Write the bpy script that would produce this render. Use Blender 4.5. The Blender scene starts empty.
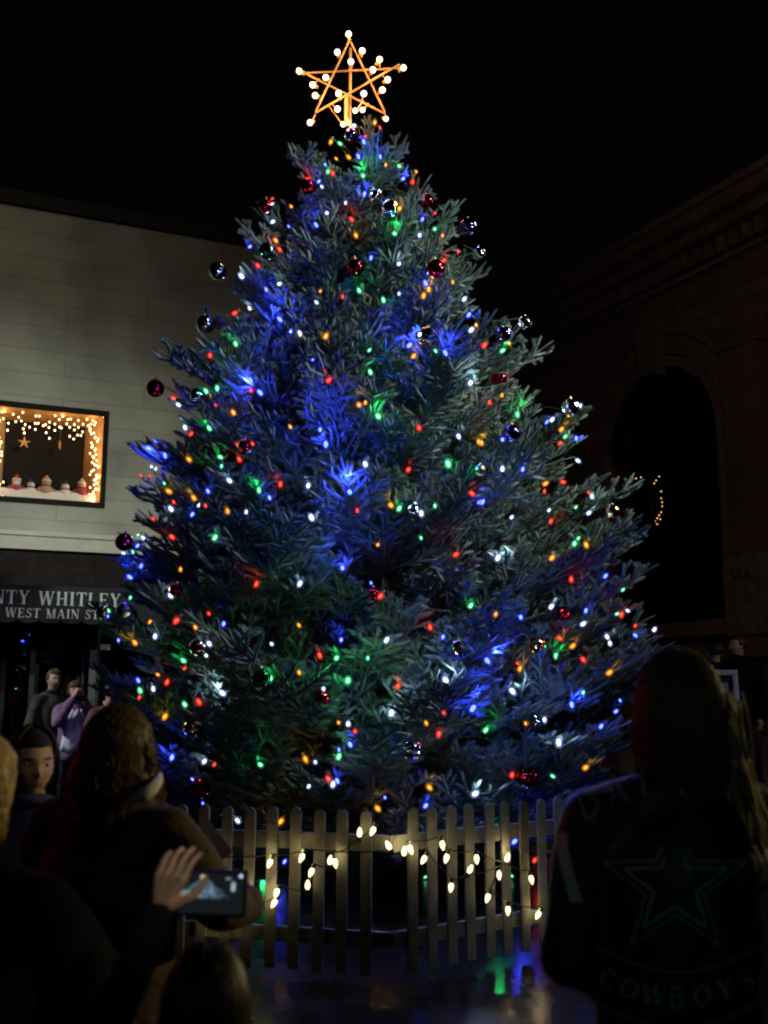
import bpy, math, random
import numpy as np
from mathutils import Vector, Matrix, noise
from math import radians as rd, sin, cos, pi, tan

random.seed(7); rng = np.random.default_rng(11)
S = bpy.context.scene
C = S.collection

# ------------------------------------------------------------------ camera
PITCH = rd(10.09); CAM = np.array([0., 0., 1.6])
cd = bpy.data.cameras.new('camera'); cam = bpy.data.objects.new('camera', cd); C.objects.link(cam)
cam.location = CAM; cam.rotation_euler = (pi/2 + PITCH, 0, 0)
cd.sensor_fit = 'VERTICAL'; cd.sensor_height = 36; cd.lens = 36*1000/1024; cd.clip_start = .05; cd.clip_end = 300
cd.dof.use_dof = True; cd.dof.focus_distance = 8.6; cd.dof.aperture_fstop = 3.2
S.camera = cam

# ------------------------------------------------------------------ night sky, exposure
W = bpy.data.worlds.new('World'); S.world = W; W.use_nodes = True
wn = W.node_tree.nodes; bgn = wn['Background']
bgn.inputs[0].default_value = (.0009, .0008, .0008, 1); bgn.inputs[1].default_value = 1.0
S.view_settings.view_transform = 'Standard'; S.view_settings.look = 'None'
S.view_settings.exposure = 0; S.view_settings.gamma = 1
S.cycles.filter_width = 2.1
S.cycles.sample_clamp_indirect = 2.0; S.cycles.sample_clamp_direct = 0
S.cycles.max_bounces = 5; S.cycles.diffuse_bounces = 2; S.cycles.glossy_bounces = 3
S.cycles.caustics_reflective = False; S.cycles.caustics_refractive = False

# ------------------------------------------------------------------ unseen spots: street lamps outside the frame and added fills without fixtures
def spot(name, loc, target, watts, col, size_deg, blend=.5, rad=.15):
    l = bpy.data.lights.new(name, 'SPOT'); l.energy = watts; l.color = col
    l.spot_size = rd(size_deg); l.spot_blend = blend; l.shadow_soft_size = rad
    o = bpy.data.objects.new(name, l); C.objects.link(o); o.location = loc
    o.rotation_euler = (Vector(target) - Vector(loc)).to_track_quat('-Z', 'Y').to_euler()
    return o
spot('unseen_spot', (8.6, 3.4, 10.2), (.5, 8.6, 5.0), 6500, (.94, 1.0, .90), 43, .8, .2)  # street lamp at the right front
spot('unseen_spot', (7.5, 6.5, 5.6), (.7, 8.8, 4.3), 3000, (.94, 1.0, .93), 42, 1.0, .2)  # added side spot for more sheen on the tree's right
spot('unseen_spot', (-5.0, 6.5, 9.8), (-5.8, 13.8, 5.2), 290, (1.0, .94, .66), 84, 1.0, .2)  # street lamp on the left wall
spot('unseen_spot', (2.0, -2.0, 9.0), (9.0, 16.0, 6.0), 190, (1.0, .66, .48), 54, .8, .2)  # added weak warm spot to lift the right building
spot('unseen_spot', (5.8, 4.1, 3.6), (-.9, 2.1, 1.35), 470, (1.0, .80, .36), 36, .6, .1)  # added warm spot for hair and shoulders of the foreground people
spot('unseen_spot', (4.6, 1.4, 3.8), (1.72, 5.2, 1.4), 110, (.80, .88, 1.0), 15, .6, .1)  # added narrow spot on the poster board
spot('unseen_spot', (9.0, 6.0, 5.0), (4.3, 11.3, 2.0), 240, (1.0, .85, .65), 16, .6, .1)  # added narrow spot for the spectators on the steps
spot('unseen_spot', (8.0, 7.4, 3.4), (0, 6.2, .7), 60, (1.0, .92, .84), 26, .6, .1)  # added spot for bright right edges on the pickets
spot('unseen_spot', (2.2, .6, 4.2), (-.41, 1.82, 1.22), 150, (1.0, .93, .72), 3.4, .7, .05)  # added tight spot on the raised hand
spot('unseen_red_light', (-6.5, 4.6, 3.2), (-.4, 2.4, 1.4), 60, (1.0, .05, .12), 50, .7, .1)  # unseen red source at the left, aimed at the foreground people
spot('unseen_spot', (-8, 9.4, 5.2), (-4.1, 12.1, 1.4), 900, (.95, .97, 1.0), 50, .7, .15)  # added spot to brighten the bystanders by the shop
spot('unseen_spot', (-3, -9, 6), (0, 3, 1.2), 22, (.80, .95, 1.0), 60, .8, .2)  # added weak fill from behind the camera
spot('unseen_spot', (-1.5, -8, 5), (.75, 2.1, 1.05), 48, (.62, 1.0, .98), 11, .7, .2)  # added narrow spot to bring out the jacket back
spot('unseen_spot', (2.6, 1.2, 3.2), (-1.12, 3.2, 1.35), 42, (1.0, .9, .62), 14, .8, .1)  # added narrow spot for the girl's face

def ray(px, py):
    return np.array([(px-384)/1000,
                     cos(PITCH) + (py-512)/1000*sin(PITCH),
                     sin(PITCH) - (py-512)/1000*cos(PITCH)])
def at(px, py, Y):
    r = ray(px, py); return Vector(CAM + r*(Y/r[1]))

# ------------------------------------------------------------------ materials
MATS = {}
def mat(name, col, rough=.6, metal=0., emit=None, es=0., spec=.5, vary=0., scale=8., bump=0., bscale=60., alpha=None, coat=0.):
    if name in MATS: return MATS[name]
    m = bpy.data.materials.new(name); m.use_nodes = True; nt = m.node_tree
    b = nt.nodes['Principled BSDF']
    b.inputs['Base Color'].default_value = (*col, 1); b.inputs['Roughness'].default_value = rough
    b.inputs['Metallic'].default_value = metal; b.inputs['Specular IOR Level'].default_value = spec
    b.inputs['Coat Weight'].default_value = coat
    if emit: b.inputs['Emission Color'].default_value = (*emit, 1); b.inputs['Emission Strength'].default_value = es
    tc = nt.nodes.new('ShaderNodeTexCoord')
    if vary:
        n = nt.nodes.new('ShaderNodeTexNoise'); n.inputs['Scale'].default_value = scale; n.inputs['Detail'].default_value = 5
        r = nt.nodes.new('ShaderNodeMapRange'); r.inputs[1].default_value = .3; r.inputs[2].default_value = .7
        r.inputs[3].default_value = 1-vary; r.inputs[4].default_value = 1+vary
        mx = nt.nodes.new('ShaderNodeMix'); mx.data_type = 'RGBA'; mx.blend_type = 'MULTIPLY'; mx.inputs[0].default_value = 1
        mx.inputs[6].default_value = (*col, 1)
        nt.links.new(tc.outputs['Object'], n.inputs['Vector']); nt.links.new(n.outputs[0], r.inputs[0])
        nt.links.new(r.outputs[0], mx.inputs[7]); nt.links.new(mx.outputs[2], b.inputs['Base Color'])
    if bump:
        n = nt.nodes.new('ShaderNodeTexNoise'); n.inputs['Scale'].default_value = bscale; n.inputs['Detail'].default_value = 4
        bp = nt.nodes.new('ShaderNodeBump'); bp.inputs['Strength'].default_value = bump; bp.inputs['Distance'].default_value = .02
        nt.links.new(tc.outputs['Object'], n.inputs['Vector']); nt.links.new(n.outputs[0], bp.inputs['Height'])
        nt.links.new(bp.outputs[0], b.inputs['Normal'])
    MATS[name] = m; return m

def block_mat(name, col, mortar, bw, bh, ms, rough=.85, off=.5, vary=.25):
    m = bpy.data.materials.new(name); m.use_nodes = True; nt = m.node_tree; b = nt.nodes['Principled BSDF']
    tc = nt.nodes.new('ShaderNodeTexCoord'); sp = nt.nodes.new('ShaderNodeSeparateXYZ'); cb = nt.nodes.new('ShaderNodeCombineXYZ')
    nt.links.new(tc.outputs['Object'], sp.inputs[0]); nt.links.new(sp.outputs[0], cb.inputs[0]); nt.links.new(sp.outputs[2], cb.inputs[1])
    br = nt.nodes.new('ShaderNodeTexBrick'); nt.links.new(cb.outputs[0], br.inputs['Vector'])
    br.offset = off; br.inputs['Scale'].default_value = 1; br.inputs['Brick Width'].default_value = bw; br.inputs['Row Height'].default_value = bh
    br.inputs['Mortar Size'].default_value = ms; br.inputs['Mortar Smooth'].default_value = .3
    br.inputs['Color1'].default_value = (*[c*1.06 for c in col], 1); br.inputs['Color2'].default_value = (*[c*.92 for c in col], 1)
    br.inputs['Mortar'].default_value = (*mortar, 1)
    n = nt.nodes.new('ShaderNodeTexNoise'); n.inputs['Scale'].default_value = .9; n.inputs['Detail'].default_value = 8
    nt.links.new(tc.outputs['Object'], n.inputs['Vector'])
    r = nt.nodes.new('ShaderNodeMapRange'); r.inputs[1].default_value = .3; r.inputs[2].default_value = .7; r.inputs[3].default_value = 1-vary; r.inputs[4].default_value = 1+vary*.6
    nt.links.new(n.outputs[0], r.inputs[0])
    mx = nt.nodes.new('ShaderNodeMix'); mx.data_type = 'RGBA'; mx.blend_type = 'MULTIPLY'; mx.inputs[0].default_value = 1
    nt.links.new(br.outputs['Color'], mx.inputs[6]); nt.links.new(r.outputs[0], mx.inputs[7]); nt.links.new(mx.outputs[2], b.inputs['Base Color'])
    bp = nt.nodes.new('ShaderNodeBump'); bp.inputs['Strength'].default_value = .2; bp.inputs['Distance'].default_value = .01; bp.invert = True
    nt.links.new(br.outputs['Fac'], bp.inputs['Height']); nt.links.new(bp.outputs[0], b.inputs['Normal'])
    b.inputs['Roughness'].default_value = rough
    return m

def glass_mat(name, tint=.9, rough=.03):
    m = bpy.data.materials.new(name); m.use_nodes = True; nt = m.node_tree; nt.nodes.clear()
    o = nt.nodes.new('ShaderNodeOutputMaterial'); mx = nt.nodes.new('ShaderNodeMixShader'); t = nt.nodes.new('ShaderNodeBsdfTransparent')
    g = nt.nodes.new('ShaderNodeBsdfGlossy'); g.inputs['Roughness'].default_value = rough; t.inputs[0].default_value = (tint, tint, tint, 1)
    f = nt.nodes.new('ShaderNodeFresnel'); f.inputs[0].default_value = 1.45
    nt.links.new(f.outputs[0], mx.inputs[0]); nt.links.new(t.outputs[0], mx.inputs[1]); nt.links.new(g.outputs[0], mx.inputs[2]); nt.links.new(mx.outputs[0], o.inputs[0])
    return m

# ------------------------------------------------------------------ mesh helpers
class MB:
    def __init__(s): s.v = []; s.f = []; s.m = []
    def add(s, vs, fs, mi=0):
        o = len(s.v); s.v += [tuple(v) for v in vs]; s.f += [tuple(i+o for i in f) for f in fs]; s.m += [mi]*len(fs); return s
    def box(s, x0, x1, y0, y1, z0, z1, mi=0):
        x0, x1 = min(x0, x1), max(x0, x1); y0, y1 = min(y0, y1), max(y0, y1); z0, z1 = min(z0, z1), max(z0, z1)
        return s.add([(x0,y0,z0),(x1,y0,z0),(x1,y1,z0),(x0,y1,z0),(x0,y0,z1),(x1,y0,z1),(x1,y1,z1),(x0,y1,z1)],
              [(3,2,1,0),(4,5,6,7),(0,1,5,4),(1,2,6,5),(2,3,7,6),(3,0,4,7)], mi)
    def tube(s, pts, rad, n=6, mi=0, cap=True):
        pts = [Vector(p) for p in pts]; rads = rad if isinstance(rad, (list, tuple)) else [rad]*len(pts)
        vs = []; fs = []; prev = None
        for i, p in enumerate(pts):
            d = (pts[min(i+1, len(pts)-1)] - pts[max(i-1, 0)])
            d = d.normalized() if d.length > 1e-9 else Vector((0,0,1))
            a = prev if prev is not None else (Vector((0,0,1)) if abs(d.z) < .9 else Vector((1,0,0)))
            a = (a - d*a.dot(d)); a = a.normalized() if a.length > 1e-6 else d.orthogonal().normalized(); prev = a; b = d.cross(a)
            for k in range(n):
                t = 2*pi*k/n; vs.append(p + (a*cos(t) + b*sin(t))*rads[i])
        for i in range(len(pts)-1):
            for k in range(n):
                fs.append((i*n+k, i*n+(k+1)%n, (i+1)*n+(k+1)%n, (i+1)*n+k))
        if cap: fs.append(tuple(range(n-1, -1, -1))); fs.append(tuple((len(pts)-1)*n+k for k in range(n)))
        return s.add(vs, fs, mi)
    def lathe(s, prof, n=16, mi=0, M=None):
        vs = []; fs = []
        for r, z in prof:
            for k in range(n): vs.append(Vector((r*cos(2*pi*k/n), r*sin(2*pi*k/n), z)))
        for i in range(len(prof)-1):
            for k in range(n): fs.append((i*n+k, i*n+(k+1)%n, (i+1)*n+(k+1)%n, (i+1)*n+k))
        if M is not None: vs = [M @ v for v in vs]
        return s.add(vs, fs, mi)
    def ell(s, c, r, n=14, mi=0, M=None):
        if not isinstance(r, (tuple, list)): r = (r, r, r)
        prof = [(sin(pi*i/(n//2+2)) , -cos(pi*i/(n//2+2))) for i in range(n//2+3)]
        prof[0] = (1e-4, -1); prof[-1] = (1e-4, 1)
        vs = []; fs = []
        for q, z in prof:
            for k in range(n):
                v = Vector((q*cos(2*pi*k/n)*r[0], q*sin(2*pi*k/n)*r[1], z*r[2]))
                if M is not None: v = M @ v
                vs.append(v + Vector(c))
        for i in range(len(prof)-1):
            for k in range(n): fs.append((i*n+k, i*n+(k+1)%n, (i+1)*n+(k+1)%n, (i+1)*n+k))
        return s.add(vs, fs, mi)
    def mesh(s, name, mats, smooth=False):
        me = bpy.data.meshes.new(name); me.from_pydata(s.v, [], s.f)
        for m in (mats if isinstance(mats, (list, tuple)) else [mats]): me.materials.append(m)
        me.polygons.foreach_set('material_index', s.m)
        if smooth: me.polygons.foreach_set('use_smooth', [True]*len(s.f))
        me.update(); return me
    def obj(s, name, mats, parent=None, smooth=False):
        return link(name, s.mesh(name, mats, smooth), parent)
def link(name, data, parent=None, loc=None, rotz=None):
    o = bpy.data.objects.new(name, data); C.objects.link(o)
    if parent is not None: o.parent = parent
    if loc is not None: o.location = loc
    if rotz is not None: o.rotation_euler = (0, 0, rotz)
    return o
def tag(o, label=None, cat=None, group=None, kind=None):
    if label: o['label'] = label
    if cat: o['category'] = cat
    if group: o['group'] = group
    if kind: o['kind'] = kind
    return o
def bevel(o, w=.01, seg=2):
    m = o.modifiers.new('bevel', 'BEVEL'); m.width = w; m.segments = seg; m.limit_method = 'ANGLE'; return o
def fast_mesh(name, V, Fc, mats, smooth=True):
    me = bpy.data.meshes.new(name); nf, k = Fc.shape
    me.vertices.add(len(V)); me.vertices.foreach_set('co', V.astype(np.float32).ravel())
    me.loops.add(nf*k); me.loops.foreach_set('vertex_index', Fc.astype(np.int32).ravel())
    me.polygons.add(nf); me.polygons.foreach_set('loop_start', np.arange(0, nf*k, k, dtype=np.int32))
    for m in mats: me.materials.append(m)
    me.polygons.foreach_set('use_smooth', np.full(nf, smooth))
    me.update(calc_edges=True); return me

# ================================================================== GROUND
def ground_mat():
    m = bpy.data.materials.new('wet_paving'); m.use_nodes = True; nt = m.node_tree; b = nt.nodes['Principled BSDF']
    tc = nt.nodes.new('ShaderNodeTexCoord')
    br = nt.nodes.new('ShaderNodeTexBrick'); nt.links.new(tc.outputs['Object'], br.inputs['Vector'])
    br.inputs['Scale'].default_value = 1; br.inputs['Brick Width'].default_value = .22; br.inputs['Row Height'].default_value = .11; br.inputs['Mortar Size'].default_value = .006
    br.inputs['Color1'].default_value = (.030, .022, .019, 1); br.inputs['Color2'].default_value = (.022, .018, .017, 1); br.inputs['Mortar'].default_value = (.02, .02, .02, 1)
    nt.links.new(br.outputs[0], b.inputs['Base Color']); b.inputs['Specular IOR Level'].default_value = .25
    n = nt.nodes.new('ShaderNodeTexNoise'); n.inputs['Scale'].default_value = 2.2; n.inputs['Detail'].default_value = 6
    nt.links.new(tc.outputs['Object'], n.inputs['Vector'])
    r = nt.nodes.new('ShaderNodeMapRange'); r.inputs[1].default_value = .35; r.inputs[2].default_value = .65; r.inputs[3].default_value = .15; r.inputs[4].default_value = .34
    nt.links.new(n.outputs[0], r.inputs[0]); nt.links.new(r.outputs[0], b.inputs['Roughness'])
    n2 = nt.nodes.new('ShaderNodeTexNoise'); n2.inputs['Scale'].default_value = 45; n2.inputs['Detail'].default_value = 3
    nt.links.new(tc.outputs['Object'], n2.inputs['Vector'])
    mm = nt.nodes.new('ShaderNodeMath'); mm.operation = 'MULTIPLY_ADD'; mm.inputs[1].default_value = -.8
    nt.links.new(br.outputs['Fac'], mm.inputs[0]); nt.links.new(n2.outputs[0], mm.inputs[2])
    bp = nt.nodes.new('ShaderNodeBump'); bp.inputs['Strength'].default_value = .35; bp.inputs['Distance'].default_value = .004
    nt.links.new(mm.outputs[0], bp.inputs['Height']); nt.links.new(bp.outputs[0], b.inputs['Normal'])
    return m
g = MB().add([(-120,-40,0),(120,-40,0),(120,200,0),(-120,200,0)], [(0,1,2,3)]).obj('ground', ground_mat()); tag(g, kind='structure')

# ================================================================== LEFT BUILDING (pale block upper storey, dark shop front)
def plane_frame(pix, Y, heading, xang):
    P0 = np.array(at(*pix, Y)); th = rd(heading)
    nrm = np.array([cos(th), -sin(th), 0]); xax = np.array([cos(xang), sin(xang), 0])
    root = (P0[0], P0[1], 0)
    def f(px, py):
        r = ray(px, py); t = ((P0-CAM)@nrm)/(r@nrm); q = CAM + t*r
        return float((q-np.array(root))@xax), float(q[2])
    return root, f
rootL, wl = plane_frame((50, 622), 14.6, 67, rd(23))
BL = link('shop_building', None, loc=rootL, rotz=rd(23))
tag(BL, 'pale block building with a lit display window above a dark shop front', 'building')
wallm = block_mat('pale_block', (.37, .365, .30), (.30, .295, .245), 2.4, .37, .012, vary=.34)
darkm = mat('dark_fascia', (.022, .018, .017), .95, vary=.2, spec=.05)
stone = mat('pale_stone_band', (.50, .48, .40), .8, vary=.12, scale=3)
s0, zr = wl(0, 203); s_l = -9.0; s_r = wl(430, 280)[0]; zr = 8.9
wx0, _ = wl(-15, 450); wx1, _ = wl(106, 450); _, wz1 = wl(50, 407); _, wz0 = wl(50, 503)
_, zb1 = wl(50, 533); _, zb0 = wl(50, 551)
# upper wall with a real opening for the window
w = MB()
w.box(s_l, wx0, 0, .6, zb1, zr); w.box(wx1, s_r, 0, .6, zb1, zr)
w.box(wx0, wx1, 0, .6, wz1, zr); w.box(wx0, wx1, 0, .6, zb1, wz0)
w.obj('wall', wallm, BL)
w = MB(); w.box(s_l, s_r, .601, 9, 3.0, zr-.3); w.obj('rear_block', darkm, BL)
w = MB(); w.box(s_l-.1, s_r+.1, -.10, .75, zr, zr+.10); w.box(s_l-.1, s_r+.1, -.06, .7, zr+.10, zr+.24); w.obj('roof_coping', mat('coping_metal', (.04,.036,.033), .9, spec=.1), BL)
w = MB(); w.box(s_l, s_r, -.10, .5, zb0, zb1-.003); w.box(s_l, s_r, -.13, -.1, zb1-.07, zb1-.02); w.obj('stone_band', stone, BL)
_, za1 = wl(50, 588); _, za0 = wl(50, 606); _, zv0 = wl(50, 621)
w = MB(); w.box(s_l, s_r, -.02, .5, za1-.2, zb0-.003)
for k in range(12): w.box(s_l + k*1.6, s_l + k*1.6+.02, -.03, -.02, za1, zb0-.01)
w.obj('fascia', darkm, BL)
# shop front below
w = MB()
glassd = glass_mat('shop_glass', .5, .02)
fr = MB(); pane = MB(); back = MB()
frm = mat('dark_frame_metal', (.03,.033,.033), .6, spec=.2)
colm = mat('pilaster_paint', (.07, .075, .072), .6, vary=.2)
xs_c = [wl(-120,650)[0], wl(5,650)[0], wl(34,650)[0], wl(88,650)[0], wl(99,650)[0], wl(160,650)[0], wl(250,650)[0], wl(330,650)[0], s_r-.1]
for i, x in enumerate(xs_c):
    wd = .07 if i != 3 else .12
    fr.box(x-wd/2, x+wd/2, .10, .24, 0, za1-.2)
fr.box(s_l, s_r, .11, .23, .0, .45); fr.box(s_l, s_r, .11, .23, 2.42, 2.5)
fr.obj('shop_front_frame', frm, BL)
MB().box(wl(90,650)[0], wl(97,650)[0], -.02, .2, 0, za1-.21).obj('pilaster', colm, BL)
for i in range(len(xs_c)-1):
    if i == 2:
        dr = MB(); x0, x1 = xs_c[2]+.06, xs_c[3]-.08; dr.box(x0, x0+.07, .62, .66, .02, 2.1); dr.box(x1-.07, x1, .62, .66, .02, 2.1); dr.box(x0+.07, x1-.07, .62, .66, 2.0, 2.1); dr.box(x0+.07, x1-.07, .62, .66, .02, .25)
        d = dr.obj('door', frm, BL); MB().tube([(x0+.1,.60,.9),(x0+.1,.57,.95),(x0+.1,.57,1.25),(x0+.1,.60,1.3)], .012).obj('handle', mat('steel', (.5,.5,.5), .3, 1), d)
        MB().box(x0+.07, x1-.07, .635, .645, .25, 2.0).obj('door_glass', glassd, d)
        continue
    p = MB(); p.box(xs_c[i]+.04, xs_c[i+1]-.04, .16, .17, .45, 2.42); pn = p.obj('shop_window', glassd, BL)
bk = MB(); bk.box(s_l, s_r, 2.2, 2.3, 0, 3.0); bk.obj('interior_wall', mat('dark_interior', (.03,.032,.034), .9, vary=.4, scale=1.5), BL)
# awning with scalloped valance
aw = MB(); awm = mat('dark_awning_cloth', (.022,.022,.024), .95, spec=.08, vary=.2, scale=3)
a0, a1 = s_l+.5, wl(150,600)[0]
yA = -1.0
aw.add([(a0,-.02,za1+.05),(a1,-.02,za1+.05),(a1,yA,za0),(a0,yA,za0)], [(0,1,2,3)])
aw.add([(a0,-.02,za1+.02),(a1,-.02,za1+.02),(a1,yA+.01,za0-.03),(a0,yA+.01,za0-.03)], [(3,2,1,0)])
aw.add([(a1,-.02,za1+.05),(a1,-.02,za0-.03),(a1,yA,za0-.03),(a1,yA,za0)], [(0,1,2,3)])
awn = aw.obj('awning', awm, BL)
# the awning front sheet is at yA; the text px-y positions are unprojected on that nearer plane below
rootV, wv = plane_frame((50, 622), 14.6 - 1.08, 67, rd(23))
dshift = Vector((rootV[0]-rootL[0], rootV[1]-rootL[1], 0)); dshift.rotate(Matrix.Rotation(-rd(23), 3, 'Z'))
def wA(px, py):
    s, z = wv(px, py); return s + dshift.x, z
yV = dshift.y
zt1 = wA(50, 586)[1]; zt0 = wA(50, 604)[1]; zvv0 = wA(50, 619)[1]
va = MB(); va.box(a0, a1, yV, yV+.02, zvv0, zt1)
nsc = int((a1-a0)/.27)
for k in range(nsc):
    x0 = a0 + (a1-a0)*k/nsc; x1 = a0 + (a1-a0)*(k+1)/nsc; c = (x0+x1)/2; r = (x1-x0)/2
    pts = [(c + r*cos(pi+pi*j/8), zvv0-.002 + .42*r*sin(pi+pi*j/8)) for j in range(9)]
    va.add([(x, yV+.001, z) for x, z in pts] + [(x, yV+.019, z) for x, z in pts],
           [tuple(range(9)), tuple(range(17, 8, -1))] + [(j, j+9, j+10, j+1) for j in range(8)])
va.obj('valance', awm, awn)

# serifed letters drawn as strokes on a 1-high grid: (x0,y0,x1,y1,width)
T, t_ = .19, .075
GL = {
 'N': (.92, [(.14,0,.14,1,t_),(.14,1,.78,0,T),(.78,0,.78,1,t_)], [(.0,0,.28),(.0,1,.22),(.64,1,.92)]),
 'T': (.80, [(.40,0,.40,1,T),(.0,.965,.8,.965,.07),(.035,.78,.035,1,.06),(.765,.78,.765,1,.06)], [(.22,0,.58)]),
 'Y': (.86, [(.43,0,.43,.45,T),(.43,.42,.14,1,T),(.43,.42,.74,1,t_)], [(.26,0,.60),(.0,1,.32),(.6,1,.86)]),
 'W': (1.25,[(.12,1,.36,0,T),(.36,0,.62,1,t_),(.62,1,.88,0,T),(.88,0,1.12,1,t_)], [(.0,1,.26),(.5,1,.78),(1.0,1,1.25)]),
 'H': (.90, [(.17,0,.17,1,T),(.73,0,.73,1,T),(.17,.5,.73,.5,.07)], [(.02,0,.32),(.02,1,.32),(.58,0,.88),(.58,1,.88)]),
 'I': (.42, [(.21,0,.21,1,T)], [(.03,0,.39),(.03,1,.39)]),
 'L': (.74, [(.17,0,.17,1,T),(.1,.035,.7,.035,.07),(.68,0,.68,.26,.06)], [(.02,0,.34),(.02,1,.34)]),
 'E': (.76, [(.17,0,.17,1,T),(.1,.035,.7,.035,.07),(.1,.965,.68,.965,.07),(.17,.5,.52,.5,.07),(.68,0,.68,.24,.06),(.66,.78,.66,1,.06),(.52,.4,.52,.6,.05)], [(.02,0,.3),(.02,1,.3)]),
 'M': (1.1, [(.14,0,.14,1,t_),(.14,1,.52,0,T),(.52,0,.92,1,t_),(.92,0,.92,1,T)], [(.0,0,.28),(.0,1,.24),(.76,0,1.08),(.82,1,1.08)]),
 'A': (.92, [(.12,0,.44,1,t_),(.44,1,.78,0,T),(.22,.34,.66,.34,.065)], [(.0,0,.26),(.62,0,.92)]),
 'C': (.84, 'arc', []), 'O': (.9, 'arc', []), 'U': (.86,[(.16,.3,.16,1,T),(.16,.3,.28,.06,T*.9),(.26,.05,.56,.05,.08),(.56,.05,.7,.3,.1),(.70,.3,.70,1,t_)], [(.0,1,.32),(.58,1,.82)]),
 'S': (.66, 'arc', []), '.': (.25, [(.1,0,.1,.14,.14)], []), ' ': (.42, [], []),
}
def arc_strokes(ch):
    if ch == 'O': return [(.45+.36*cos(a), .5+.47*sin(a), .45+.36*cos(a+.42), .5+.47*sin(a+.42), .08+.1*abs(cos(a+.2))) for a in np.arange(0, 2*pi, .4)]
    if ch == 'C': return [(.45+.36*cos(a), .5+.47*sin(a), .45+.36*cos(a+.42), .5+.47*sin(a+.42), .08+.1*abs(cos(a+.2))) for a in np.arange(.75, 5.5, .4)] + [(.74,.68,.74,.98,.06)]
    pts = [(.60,.82),(.48,.95),(.30,.96),(.14,.85),(.13,.68),(.28,.56),(.45,.46),(.56,.32),(.53,.14),(.36,.03),(.18,.05),(.06,.2)]
    return [(*pts[i], *pts[i+1], .13 if 3 < i < 8 else .08) for i in range(len(pts)-1)] + [(.6,.72,.6,1,.05),(.06,0,.06,.28,.05)]
def text_faces(txt, x0, z0, h, wscale=1.0, depth=.0):
    """quads (list of 4 (x,z)) for a line of text, plus the end x"""
    out = []; x = x0
    for ch in txt:
        wd, st, se = GL[ch]
        if st == 'arc': st = arc_strokes(ch)
        for (a, b, c, d, wdt) in st:
            v = Vector((c-a, d-b)); n = Vector((-v.y, v.x)).normalized()*wdt/2
            out.append([(x+(p*wscale)*h, z0+q*h) for p, q in ((a-n.x,b-n.y),(c-n.x,d-n.y),(c+n.x,d+n.y),(a+n.x,b+n.y))])
        for (a, yb, c) in se:
            y0, y1 = (0, .06) if yb == 0 else (.94, 1)
            out.append([(x+a*wscale*h, z0+y0*h), (x+c*wscale*h, z0+y0*h), (x+c*wscale*h, z0+y1*h), (x+a*wscale*h, z0+y1*h)])
        x += (wd+.14)*wscale*h
    return out, x
def lettering(txt, px0, px1, pyb, pyt, name, parent, m):
    x0, z0 = wA(px0, pyb); x1, _ = wA(px1, pyb); h = wA((px0+px1)/2, pyt)[1] - z0
    q, xe = text_faces(txt, 0, 0, h); k = (x1-x0)/xe
    xw = 0
    for word in txt.split(' '):
        q, x2 = text_faces(word, xw, 0, h); mb = MB()
        for i, f in enumerate(q): mb.add([(x0+a*k, yV-.004-.0003*i, z0+b) for a, b in f], [(0,1,2,3)])
        mb.obj(name, m, parent); xw = x2 + (.42+.14)*h
letm = mat('white_lettering', (.40,.42,.43), .9, spec=.1)
# one line each, the first letters running off behind the frame's edge
lettering('COUNTY WHITLEY', -49, 122, 602, 591, 'lettering', awn, letm)
lettering('WEST MAIN ST.', 5, 103, 617, 609, 'lettering', awn, letm)
# small flyer and card on the shop window
x, z = wl(102, 648); MB().box(x-.1, x+.14, .14, .15, z-.02, z+.06).obj('card', mat('flyer', (.5,.5,.45), .7), BL)

# display window: dark frame, splayed gold-lit reveals, dark back
win = link('window', None, BL)
def ring(mb, x0, x1, z0, z1, wd, y0, y1):
    mb.box(x0, x1, y0, y1, z0, z0+wd); mb.box(x0, x1, y0, y1, z1-wd, z1); mb.box(x0, x0+wd, y0, y1, z0+wd, z1-wd); mb.box(x1-wd, x1, y0, y1, z0+wd, z1-wd)
mb = MB(); ring(mb, wx0-.02, wx1+.02, wz0-.02, wz1+.02, .07, -.035, .05); mb.obj('window_frame', mat('bronze_frame', (.02,.015,.012), .9, spec=.1), win)
ix0, ix1, iz0, iz1 = wx0+.05, wx1-.05, wz0+.05, wz1-.05; sp_ = .22; dp = .45
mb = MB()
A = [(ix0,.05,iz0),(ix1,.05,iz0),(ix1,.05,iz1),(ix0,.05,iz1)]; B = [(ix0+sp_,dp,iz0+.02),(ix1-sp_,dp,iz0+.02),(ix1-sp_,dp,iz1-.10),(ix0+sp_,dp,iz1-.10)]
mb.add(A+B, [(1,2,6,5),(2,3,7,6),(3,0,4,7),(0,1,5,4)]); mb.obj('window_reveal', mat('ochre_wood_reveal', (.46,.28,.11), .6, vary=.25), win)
MB().box(ix0+sp_-.02, ix1-sp_+.02, dp+.001, dp+.03, iz0, iz1-.08).obj('window_back', mat('black_cloth', (.004,.003,.003), .95), win)
MB().box(ix0-.01, ix1+.01, .012, .018, iz0-.01, iz1+.01).obj('pane', glass_mat('clear_glass', .97, .01), win)
def W3(s, y, z):   # local of left building -> world
    return Matrix.Translation(rootL) @ Matrix.Rotation(rd(23), 4, 'Z') @ Vector((s, y, z))
warm = mat('warm_mini_bulb', (1,.8,.5), .4, emit=(1, .62, .30), es=7)
def tiny_bulb_mesh(r): 
    return MB().ell((0,0,0), (r, r, r*1.25), 8).mesh('bulb', warm, True)
tb = tiny_bulb_mesh(.0125)
def wx(px, py, crop=(0,395), k=6.857):
    return wl(crop[0]+px/k, crop[1]+py/k)
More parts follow.
